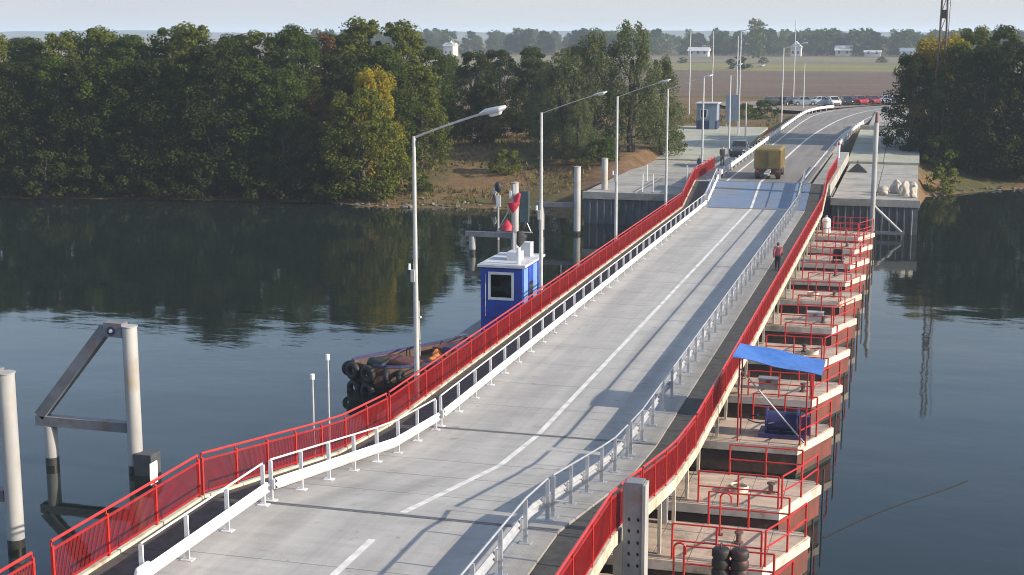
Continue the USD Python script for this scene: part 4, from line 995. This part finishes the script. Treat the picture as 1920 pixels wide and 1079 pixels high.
# ------------------------------------------------------------------ bank furniture
kb = thing('kiosk', 'blue-grey booth with navy lower panels beside the left quay slabs', 'booth', (-26.6, 181.5, 3.3))
MB().box((0, 0, 0), (2.6, 2.4, 1.5)).build('lower_wall', M['kioskdark'], kb); MB().box((.03, .03, 1.5), (2.57, 2.37, 3.6)).build('wall', M['kiosk'], kb)
MB().box((-.15, -.2, 3.601), (2.75, 2.6, 3.75)).build('roof', M['greyroof'], kb)
w_ = MB().box((.45, -.02, 1.8), (1.35, .028, 2.9)).build('window_frame', M['whitebox'], kb); MB().box((.52, -.035, 1.87), (1.28, -.021, 2.83)).build('pane', M['carglass'], w_)
MB().box((1.65, -.02, .1), (2.4, -.001, 2.3)).build('door', M['kiosk'], kb)
bd = thing('information_board', 'tall grey-blue board on two legs right of the navy booth', 'board', (-23.5, 186, 3.3))
for x in (0.1, 1.6): MB().tube((x, 0, -.3), (x, 0, 4.6), .06, .06, 8).build('leg', M['galv'], bd)
MB().box((0, -.1, 1.2), (1.7, -.062, 4.6)).build('panel', M['kiosk'], bd)
LF = [(-20.6, 176, 13.2, 2.6, 'tall grey lamp post between the booth and the far road'), (-23.8, 200, 11.5, 0, 'bare grey pole behind the booth'), (-17.2, 196, 10.0, 2.4, 'grey lamp post left of the curve of the far road'),
      (-18.0, 160.5, 6.0, 0, 'short thin pole left of the far road guard rail'), (-17.0, 232, 7.6, 0, 'thin pole in front of the left end of the parked cars'), (-20.2, 252, 14.5, 0, 'tallest thin lamp pole behind the parked cars'),
      (-32.5, 214, 12.5, 0, 'left one of two faint poles beside the willows'), (-30.2, 222, 12.5, 0, 'right one of two faint poles beside the willows')]
for x, y, h, a, lab in LF: simple_lamp(lab, x, y, float(ground(x, y)), h - 0, a)
pm = thing('power_mast', 'tall dark twin-pole mast rising above the right trees', 'mast', (2.6, 160.5, 2.8))
for x in (-.32, .32): MB().tube((x * 1.6, 0, -1), (x * .6, 0, 23.5), .15, .1, 8).build('pole', M['hull_dark'], pm)
for k in range(11):
    z = 3 + k * 2.0; a, b = .32 * (1.6 - z / 23.5), .32 * (1.6 - (z + 2) / 23.5)
    MB().tube((-a, 0, z), (b, 0, z + 2), .04, .04, 5).build('brace', M['hull_dark'], pm)
MB().box((-.25, -.12, 14.5), (.25, .12, 15.4)).build('cabinet', M['darkmetal'], pm)
MB().tube((.5, 0, 12), (.75, 0, 23.4), .03, .03, 6).build('feeder', M['wire'], pm)
bl = thing('road_barrier', 'red and white barrier post at the right edge of the far road', 'barrier', (-6.9, 143, ZF - .1))
MB().tube((0, 0, 0), (0, 0, 1.2), .12, .12, 10).build('post', M['whitebox'], bl); MB().tube((0, 0, 1.201), (0, 0, 1.5), .12, .12, 10).build('band', M['signred'], bl)
cone = thing('covered_winch', 'small black tent-shaped cover on the right quay slab', 'cover', (-4.9, 139, 2.77))
MB().add(hullp([(-.9, -.6, 0), (.9, -.6, 0), (.9, .6, 0), (-.9, .6, 0), (-.15, 0, .75), (.15, 0, .75)])).build('cover', M['black'], cone); MB().tube((0, 0, .7), (0, 0, 1.1), .05, .05, 6).build('handle', M['black'], cone)
SL = ['leftmost', 'second', 'third', 'fourth', 'rightmost']
for k, (bx, by, bs, bh) in enumerate([(-2.1, 119.6, .8, .5), (-1.1, 121.5, 1.0, .75), (-.45, 119.8, .75, .95), (.1, 121.6, .9, .85), (.25, 118.6, .7, .7)]):
    sk = trimesh.creation.icosphere(3, 1.0); p = np.array(sk.vertices); p *= (1 + .9 * (meshkit.fbm(p * 1.3 + k * 7, 4, k) - .5))[:, None]
    ca, sa = math.cos(k * 1.9), math.sin(k * 1.9)
    p = np.c_[p[:, 0] * .62 * ca - p[:, 1] * .42 * sa, p[:, 0] * .62 * sa + p[:, 1] * .42 * ca, p[:, 2] * bh] * bs; p[:, 2] = np.maximum(p[:, 2], -.35)
    t = MB().raw(p + np.array([bx, by, 2.76 + .36]), sk.faces).build('boulder', M['stone'], None, smooth=60)
    tag(t, f'pale grey uneven boulder on the right quay edge, {SL[k]} of five', 'boulder', 'boulders on the right quay')
for k, (x, y) in enumerate([(-21.6, 117.4), (-20.7, 117.4), (-22.8, 126), (-19.2, 126)]):
    t = thing('quay_post', ('left', 'right', 'far left', 'far right')[k] + (' one of two thin pale posts at the front edge of the left quay' if k < 2 else ' thin pale post further back on the left quay'), 'post', (x, y, 2.68))
    MB().tube((0, 0, 0), (0, 0, 1.5), .05, .05, 8).build('pole', M['whitebox'], t); MB().cbox((0, 0, .015), (.3, .3, .03)).build('foot', M['galv'], t)


# far houses
def house(label, x, y, w, d, h, rh, roof, ridge_x=True, tower=0.0):
    z = 3.9
    t = thing('house', label, 'house', (x, y, z))
    MB().box((0, 0, -.4), (w, d, h)).build('wall', M['housewall'], t)
    if ridge_x: pts = [(-.5, -.5, h), (w + .5, -.5, h), (w + .5, d + .5, h), (-.5, d + .5, h), (-.5, d / 2, h + rh), (w + .5, d / 2, h + rh)]
    else: pts = [(-.5, -.5, h), (w + .5, -.5, h), (w + .5, d + .5, h), (-.5, d + .5, h), (w / 2, -.5, h + rh), (w / 2, d + .5, h + rh)]
    MB().add(hullp(pts)).build('roof', roof, t)
    n = max(2, int(w / 3))
    for k in range(n):
        xx = (k + .5) * w / n
        MB().box((xx - .5, -.05, 1.0), (xx + .5, -.01, 2.3)).build('window', M['carglass'], t)
    if tower:
        MB().box((w - 2.6, 1, h), (w - .4, 3.2, tower)).build('tower', M['housewall'], t)
        MB().lathe([(1.5, tower), (1.0, tower + .5), (.3, tower + 1.2), (0, tower + 1.9)], (w - 1.5, 2.1, 0), 12).build('tower_roof', M['houseroof'], t)
    return t


house('white church-like house with a small tower behind the left trees', -233, 700, 5, 9, 5.0, 1.5, M['houseroof'], tower=6.2)
house('long low white house with bright roof right of the willows', -112, 730, 10, 8, 2.4, 1.9, M['houseroof'])
house('narrow white house with tall gable at the edge of the far trees', -62.0, 745, 5.2, 8, 4.2, 3.0, M['houseroof'], ridge_x=False)
house('pale roofed house left of the low sheds beyond the fields', -40.5, 760, 8, 8, 2.6, 2.6, M['houseroof'])
house('low flat white shed beyond the fields', -25.5, 750, 8, 6, 1.8, 1.0, M['houseroof'])
house('bluish low house beyond the fields close to the right trees', -8, 755, 7, 7, 2.2, 1.8, M['kiosk'])
house('brown roofed house half hidden in the far trees', -90, 790, 9, 8, 3.2, 2.8, M['roofbrown'])

# ------------------------------------------------------------------ trees
def crown(rng, n_cl, per, size, shape, leaf=(.26, .5), clr=(0.9, 1.7), droop=0.0, hollow=.35, base=.08):
    """Leaf-sized quads clustered in clumps through an uneven volume. shape(t) = relative radius at relative height t."""
    cs, rs = [], []
    H, Rd = size
    while len(cs) < n_cl:
        t = rng.uniform(base, 1.0); a = rng.uniform(0, 2 * math.pi)
        lump = 0.62 + .74 * float(meshkit.noise(np.array([math.cos(a) * 1.6 + 5, math.sin(a) * 1.6 + 3, t * 4.0]), int(rng.integers(1e6)) * 0 + 11))
        rad = shape(t) * Rd * lump
        r = rad * (hollow + (1 - hollow) * math.sqrt(rng.random()))
        cs.append((r * math.cos(a), r * math.sin(a), t * H)); rs.append(rng.uniform(*clr) * (1.0 - .35 * t))
    cs, rs = np.array(cs), np.array(rs)
    k = rng.integers(per[0], per[1], n_cl); ci = np.repeat(np.arange(n_cl), k); n = len(ci)
    d = rng.normal(size=(n, 3)); d /= np.linalg.norm(d, axis=1, keepdims=True)
    rr = rs[ci] * (0.45 + .55 * rng.random(n) ** .5)
    p = cs[ci] + d * rr[:, None] * np.array([1, 1, .75 + droop])
    if droop: p[:, 2] -= droop * rng.random(n) * rs[ci] * 1.2
    nrm = d * .9 + rng.normal(size=(n, 3)) * .55 + np.array([0, 0, .35]); nrm /= np.linalg.norm(nrm, axis=1, keepdims=True)
    u = np.cross(nrm, rng.normal(size=(n, 3))); u /= np.linalg.norm(u, axis=1, keepdims=True); w = np.cross(nrm, u)
    s = rng.uniform(*leaf, n)[:, None]; s2 = s * rng.uniform(.45, .8, n)[:, None]
    v = np.stack([p - u * s * .5, p - w * s2 * .5, p + u * s * .5, p + w * s2 * .5], 1)
    i = np.arange(n)[:, None] * 4
    f = np.concatenate([i + [0, 1, 2], i + [0, 2, 3]], 0)
    keep = v[..., 2].min(1) > .05
    kk = np.concatenate([keep, keep])
    return v.reshape(-1, 3), f[kk], cs


def trunk_mesh(rng, H, r, cs, k=9, lean=(0, 0), multi=1):
    mb = MB()
    for q_ in range(multi):
        ax = np.array([lean[0] + rng.normal() * .05 * (multi > 1), lean[1] + rng.normal() * .05 * (multi > 1)])
        prev = np.array([rng.normal() * .25 * (multi > 1), rng.normal() * .25 * (multi > 1), -.5]); pr = r
        for s in np.linspace(.15, .72, 6):
            nx2 = np.array([ax[0] * H * s + rng.normal() * .1, ax[1] * H * s + rng.normal() * .1, H * s])
            nr = r * (1 - .85 * s); mb.tube(prev, nx2, pr, nr, 7, cap=False); prev, pr = nx2, nr
    for c in cs[rng.choice(len(cs), k, replace=False)]:
        z0 = max(.8, c[2] * rng.uniform(.35, .7)); a = np.array([lean[0] * z0, lean[1] * z0, z0]); m_ = (a + c) / 2 + [0, 0, -.2]
        mb.tube(a, m_, r * .38, r * .24, 5, cap=False).tube(m_, c, r * .24, r * .08, 5, cap=False)
    return mb


GREEN_D = [(0.020, 0.030, 0.008), (0.048, 0.060, 0.013), (0.100, 0.106, 0.022)]
GREEN_M = [(0.036, 0.060, 0.010), (0.080, 0.108, 0.018), (0.135, 0.150, 0.028)]
GREEN_Y = [(0.070, 0.092, 0.014), (0.150, 0.160, 0.024), (0.24, 0.225, 0.034)]
GREEN_W = [(0.085, 0.108, 0.042), (0.145, 0.165, 0.070), (0.20, 0.215, 0.10)]
YELLOW = [(0.20, 0.17, 0.018), (0.40, 0.31, 0.024), (0.55, 0.38, 0.03)]
ORANGE = [(0.08, 0.055, 0.02), (0.15, 0.085, 0.03), (0.20, 0.12, 0.045)]
LM = {k: leafmat('leaves_' + k, c) for k, c in dict(dark=GREEN_D, mid=GREEN_M, light=GREEN_Y, willow=GREEN_W, yellow=YELLOW, russet=ORANGE).items()}
round_ = lambda t: (max(0, 1 - ((t - .45) / .56) ** 2)) ** .5 * (0.92 if t > .45 else 1)
full = lambda t: min(1, .75 + t) * max(0, 1 - max(0, (t - .5) / .52) ** 2.2) ** .5
tall = lambda t: max(0.15, 1 - abs((t - .5) / .55) ** 2.4) ** .6
PROTO = {}
TREE_N = {}
GRP = {}


def tree(kind, label, x, y, h, rz, wid=1.0, group=None, name='tree', z=None):
    """First of a kind is built with trunk and crown; later ones refer to it. h = height above ground."""
    z = (float(ground(x, y)) - .1) if z is None else z
    if kind not in PROTO:
        sd, H, Rd, ncl, per, leaf, clr, lm, shp, droop, multi = KINDS[kind]
        rng = np.random.default_rng(sd)
        t = thing(name, label, 'bush' if 'bush' in name or 'shrub' in name else 'tree', (x, y, z), rz, group, (h / H * wid, h / H * wid, h / H))
        if not rz: t.AddRotateZOp()
        v, f, cs = crown(rng, ncl, per, (H, Rd), shp, leaf, clr, droop)
        trunk_mesh(rng, H, .02 * H + .05, cs, min(12, ncl), multi=multi).build('trunk', M['bark'], t, smooth=60)
        MB().raw(v, f).build('crown', LM[lm], t)
        PROTO[kind] = (t, H); return t
    t, H = PROTO[kind]
    return dup(t, label, (x, y, z), rz, group, (h / H * wid, h / H * wid, h / H), name=name)


KINDS = {  # seed, height, radius, clumps, leaves per clump, leaf size, clump radius, colour, outline, droop, trunks
    'dark_a': (1, 15, 3.9, 130, (90, 150), (.14, .44), (.6, 1.8), 'dark', full, 0, 1), 'dark_b': (2, 15, 3.5, 120, (90, 150), (.14, .44), (.6, 1.7), 'mid', full, 0, 1),
    'dark_c': (3, 15, 4.3, 140, (90, 150), (.14, .44), (.6, 1.9), 'dark', round_, 0, 2), 'light_a': (4, 15, 3.6, 120, (90, 150), (.14, .44), (.5, 1.7), 'light', full, 0, 1),
    'mid_a': (5, 15, 4.2, 140, (90, 150), (.14, .44), (.5, 1.8), 'mid', round_, 0, 1), 'russet_a': (6, 15, 3.4, 90, (60, 110), (.16, .4), (.7, 1.4), 'russet', round_, 0, 1),
    'yellow_a': (7, 12, 3.6, 130, (90, 150), (.14, .40), (.7, 1.4), 'yellow', tall, .1, 1), 'ygreen_a': (17, 12, 4.0, 150, (90, 150), (.14, .40), (.7, 1.4), 'light', full, .1, 2),
    'willow_a': (8, 16, 3.6, 130, (110, 170), (.12, .38), (.7, 1.5), 'willow', full, .55, 3), 'willow_b': (9, 16, 3.7, 125, (110, 170), (.12, .38), (.7, 1.5), 'willow', round_, .6, 2),
    'bush_a': (10, 3, 2.0, 40, (40, 70), (.18, .36), (.4, .8), 'mid', full, 0, 1), 'bush_b': (11, 3, 1.8, 34, (40, 70), (.18, .36), (.4, .8), 'light', full, 0, 1), 'bush_c': (18, 3, 2.1, 40, (40, 70), (.18, .36), (.4, .8), 'dark', full, 0, 1),
    'far_a': (12, 12, 5.2, 60, (10, 16), (.9, 1.8), (1.4, 2.6), 'mid', full, 0, 1), 'far_b': (13, 12, 4.4, 50, (10, 16), (.9, 1.8), (1.4, 2.6), 'dark', round_, 0, 1), 'far_c': (14, 12, 3.2, 40, (10, 16), (.8, 1.6), (1.2, 2.2), 'light', tall, 0, 1)}

RZ = lambda: float(RNG.uniform(5, 355))
FRONT = [('mid_a', -89.7, 124, 15.1, 'mid green tree cut by the left edge of the view'), ('dark_a', -86.6, 125, 15.2, 'dark green waterside tree second from the left edge'),
         ('mid_a', -83.4, 126, 15.3, 'mid green waterside tree third from the left edge'), ('dark_c', -79.2, 125.6, 15.4, 'broad dark waterside tree fourth from the left edge'),
         ('dark_b', -76.0, 126.2, 15.3, 'narrow green waterside tree fifth from the left edge'), ('dark_a', -72.2, 126, 14.9, 'dark waterside tree left of the highest crown at left'),
         ('dark_b', -69.0, 127.5, 15.0, 'rounded dark tree left of the highest crown at left'), ('dark_c', -65.5, 126.6, 16.3, 'highest crown in the left part of the dark treeline'),
         ('dark_b', -62.2, 127.6, 14.8, 'waterside tree just right of the highest left crown'), ('mid_a', -58.8, 127.2, 15.0, 'waterside tree left of the russet tree'),
         ('russet_a', -55.7, 128.0, 12.9, 'thin russet leaved tree left above the yellow tree'), ('dark_c', -54.6, 132.5, 16.0, 'dark tree behind the yellow tree'), ('mid_a', -51.2, 134.5, 16.3, 'tall green tree right behind the yellow tree'),
         ('light_a', -48.2, 137, 15.0, 'light green tree ending the tall treeline on the right')]
for k, x, y, h, lab in FRONT: tree(k, lab, x, y, h - (2.6 if 'highest' not in lab else 1.2) - float(ground(x, y)) + RNG.uniform(-.5, .5), RZ(), 1.12)  # dark leaf kinds put the shade of the front row into its colour
ORD = ['first', 'second', 'third', 'fourth', 'fifth', 'sixth', 'seventh', 'eighth', 'ninth', 'tenth', 'eleventh', 'twelfth', 'thirteenth']
BACK = [(-98.4, 138, 15.6), (-94.2, 139, 15.9), (-89.9, 138, 15.7), (-86.2, 140, 15.9), (-82.0, 139, 16.1), (-78.4, 141, 15.6), (-74.3, 139, 16.6), (-70.6, 140, 15.9), (-67.2, 141, 15.8), (-63.4, 140, 16.4), (-61.2, 144, 16.6), (-57.6, 146, 16.7), (-54.4, 148, 16.2)]
BK = ['light_a', 'mid_a', 'light_a', 'light_a', 'mid_a', 'dark_b', 'light_a', 'mid_a', 'light_a', 'mid_a', 'russet_a', 'light_a', 'light_a']  # lighter leaf kinds stand in for sunlit treetops, light put into the colour
for i, ((x, y, h), k) in enumerate(zip(BACK, BK)):
    tree(k, f'{"orange brown" if k == "russet_a" else "green"} second-row tree behind the left treeline, {ORD[i]} from the left', x, y, h - 2.9 - 1.1 * (i % 3 == 1), RZ(), 1.1)
for i, (x, y, h) in enumerate([(-104, 152, 15.5), (-97, 155, 15.8), (-90, 153, 15.5), (-83.5, 156, 15.8), (-77, 154, 16), (-70.5, 157, 15.8), (-64, 155, 16.2)]):
    tree(['dark_a', 'dark_c', 'mid_a'][i % 3], f'deep back-row tree top in the left wood, {ORD[i]} from the left', x, y, h - 4.0, RZ(), 1.2)
MID = [('mid_a', -51.8, 151, 13.9, 'green tree right of the tall treeline with lower crown'), ('dark_b', -54.6, 165, 12.9, 'tree peeking up below the white tower house'), ('dark_c', -49.0, 158, 13.6, 'dark tree between the tall treeline and the willows, left one'),
       ('dark_a', -49.6, 171, 13.4, 'dark tree between the tall treeline and the willows, middle one'), ('mid_a', -46.6, 175, 13.6, 'dark tree between the tall treeline and the willows, right one'), ('dark_c', -45.6, 151, 10.4, 'low dark tree in front of the gap left of the willows'),
       ('dark_a', -43.2, 162, 12.3, 'dark tree directly left of the willows'), ('mid_a', -42.5, 182, 13.8, 'tree behind the willows on their left side')]
for k, x, y, h, lab in MID: tree(k, lab, x, y, h - 3.4, RZ(), 1.15)
tree('yellow_a', 'bright yellow topped tree standing out of the dark treeline at the water', -49.7, 128.6, 11.7, 40, .74)
tree('ygreen_a', 'rounded yellow-green tree overhanging the water below the yellow top', -50.0, 126.0, 10.3, 75, 1.12)
WIL = [('willow_a', -34.6, 143, 15.0, 'left willow of the grey-green group by the beach'), ('willow_b', -31.9, 145, 16.6, 'second willow of the grey-green group by the beach'), ('willow_a', -28.3, 147, 17.7, 'tallest grey-green willow behind the third lamp'),
       ('willow_b', -26.0, 152, 14.0, 'right willow of the group, leaning to the road'), ('willow_b', -32.4, 139.8, 10.6, 'low front willow hanging over the beach edge'), ('willow_a', -38.2, 150, 13.0, 'willow at the left back of the grey-green group')]
for k, x, y, h, lab in WIL: tree(k, lab, x, y, h - .9 - float(ground(x, y)), RZ(), 1.05)
RT = [('dark_a', -.2, 161, 13.2, 'dark tree at the left end of the right bank wood'), ('yellow_a', 2.9, 164, 14.6, 'yellow topped tree by the twin-pole mast'), ('mid_a', 4.4, 161, 14.6, 'dark green tree right of the twin-pole mast'),
      ('dark_c', 7.0, 159, 15.4, 'large dark tree in the middle of the right bank wood'), ('dark_a', 10.2, 158.5, 16.4, 'tall dark tree at the right edge of the view'), ('mid_a', 9.2, 168, 16.0, 'green topped tree behind the large dark one on the right'),
      ('dark_c', 13.6, 160, 16.6, 'dark tree cut by the right edge of the view'), ('dark_b', 17.5, 162, 16.0, 'dark tree beyond the right edge'), ('dark_b', 1.0, 169, 12.5, 'narrow green tree behind the left end of the right wood'), ('light_a', 6.0, 171, 15.0, 'light green tree at the back of the right wood')]
for k, x, y, h, lab in RT: tree(k, lab, x, y, h - 2.2, RZ(), 1.0)
# bushes
bl_ = 0
for i, x in enumerate(np.arange(-92, -52, 2.9)):
    xx = x + RNG.uniform(-.6, .6); yy = float(shore(xx)) + RNG.uniform(.4, 2.2)
    tree('bush_c', 'dark waterside bush under the left treeline', xx, yy, RNG.uniform(2.4, 4.4), RZ(), 1.1, 'bushes along the left waterline', 'bush')  # dark leaf kind: shade at the waterline put into the bush colour
for k, x, y, h, lab in [('bush_b', -47.6, 125.0, 2.2, 'yellowish bush at the foot of the yellow tree'), ('bush_a', -45.2, 128.0, 1.8, 'green bush at the left end of the beach'), ('bush_b', -38.8, 136, 2.4, 'light bush above the beach behind the person'), ('bush_a', -29.6, 138.5, 2.4, 'bush at the foot of the willows'), ('bush_a', -25.5, 158, 2.6, 'bush behind the left quay slabs'),
                        ('bush_a', -20.5, 206, 2.6, 'dark bush beside the far road left of the parked cars'), ('bush_b', -23.5, 210, 2.2, 'lighter bush beside the far road left of the parked cars'), ('bush_b', 3.2, 146.8, 2.6, 'yellowish bush on the right bank near the quay'), ('bush_a', 2.6, 157, 3.4, 'bush under the left end of the right wood'), ('bush_c', 7.0, 158.5, 3.2, 'dark bush under the right wood'), ('bush_c', 11.4, 159.2, 3.4, 'dark bush at the right edge under the trees')]:
    tree(k, lab, x, y, h, RZ(), 1.1, None, 'bush')
for i in range(9):
    x = RNG.uniform(-120, 20); y = RNG.uniform(470, 600)
    tree(['bush_a', 'bush_c'][i % 2], 'lone bush on the pale fields beyond the ploughed land', x, y, RNG.uniform(2, 4), RZ(), 1.3, 'bushes on the far fields', 'bush', z=3.6)
# far tree belt
FB = 0
for i in range(270):
    y = 765 + 300 * RNG.random() ** 1.8; x = RNG.uniform(-.44, .13) * y
    h = RNG.uniform(8, 13.5) + max(0, (y - 800) / 300)
    tree(['far_a', 'far_b', 'far_a', 'far_c'][i % 4], 'distant hazy tree in the wooded belt beyond the fields', x, y, h, RZ(), RNG.uniform(.9, 1.3), 'trees of the far belt', 'far_tree', z=3.5)
for k, x, y, h, lab in [('far_c', -75, 690, 17.5, 'thin pale tree rising above the narrow white house'), ('far_c', -72, 690, 16.5, 'right one of two thin pale trees above the far houses'), ('far_a', 62, 640, 16, 'hazy tree at the right behind the near wood')]:
    tree(k, lab, x, y, h, RZ(), .7, None, 'far_tree', z=3.5)

# ------------------------------------------------------------------ grass and stones on the banks
N = 26000
gxs = np.concatenate([RNG.uniform(-95, -27, N // 2), RNG.uniform(1.2, 18, N // 6), RNG.uniform(-60, -16, N - N // 2 - N // 6)])
gys = np.concatenate([RNG.uniform(120, 165, N // 2), RNG.uniform(140, 175, N // 6), RNG.uniform(150, 235, N - N // 2 - N // 6)])
ok = (gys > shore(gxs) + 1.0) & (meshkit.fbm(np.stack([gxs * .12, gys * .12, gxs * 0], -1), 3, 9) > .47) & ~((gxs > -30) & (gxs < -17) & (gys < 190)) & ~((gxs > -18) & (gxs < 3) & (gys < 240))
gxs, gys = gxs[ok], gys[ok]; gz = ground(gxs, gys); n = len(gxs)
a = RNG.uniform(0, math.pi, n); hh = RNG.uniform(.15, .5, n); w = RNG.uniform(.06, .16, n); lx, ly = RNG.normal(0, .12, n), RNG.normal(0, .12, n)
v = np.stack([np.c_[gxs - np.cos(a) * w, gys - np.sin(a) * w, gz - .03], np.c_[gxs + np.cos(a) * w, gys + np.sin(a) * w, gz - .03], np.c_[gxs + lx, gys + ly, gz + hh]], 1)
g = MB().raw(v.reshape(-1, 3), np.arange(3 * n).reshape(-1, 3)).build('grass', M['grassm'], None, kind='stuff')
tag(g, 'dry yellow-green grass tufts on the river banks', 'grass')
st = MB()
for k in range(110):
    x = RNG.uniform(-52, -28) if k % 3 else RNG.uniform(2, 16); y = float(shore(x)) + abs(RNG.normal(.6, 1.1)); s = RNG.uniform(.08, .34)
    c = np.array([x, y, float(ground(x, y)) + s * .2]); p = RNG.normal(size=(9, 3)); p /= np.linalg.norm(p, axis=1, keepdims=True)
    st.add(hullp(c + p * s * np.array([1, 1, .6])))
g = st.build('shore_stones', M['stone_dark'], None, kind='stuff'); tag(g, 'dark loose stones along the water edge', 'stones')

# ------------------------------------------------------------------ haze
M['haze'] = usdkit.material(stage, '/World/Looks/haze_air', {'v': ('principled_volume', {'color': (0.76, 0.88, 1.0), 'density': 0.00026, 'anisotropy': 0.1})}, [], volume='v.volume')
hz = MB().box((-6500, -400, -4.5), (6500, 9500, 34)).build('haze', M['haze'], None, kind='stuff'); tag(hz, 'thin pale blue autumn haze over the river plain', 'haze')
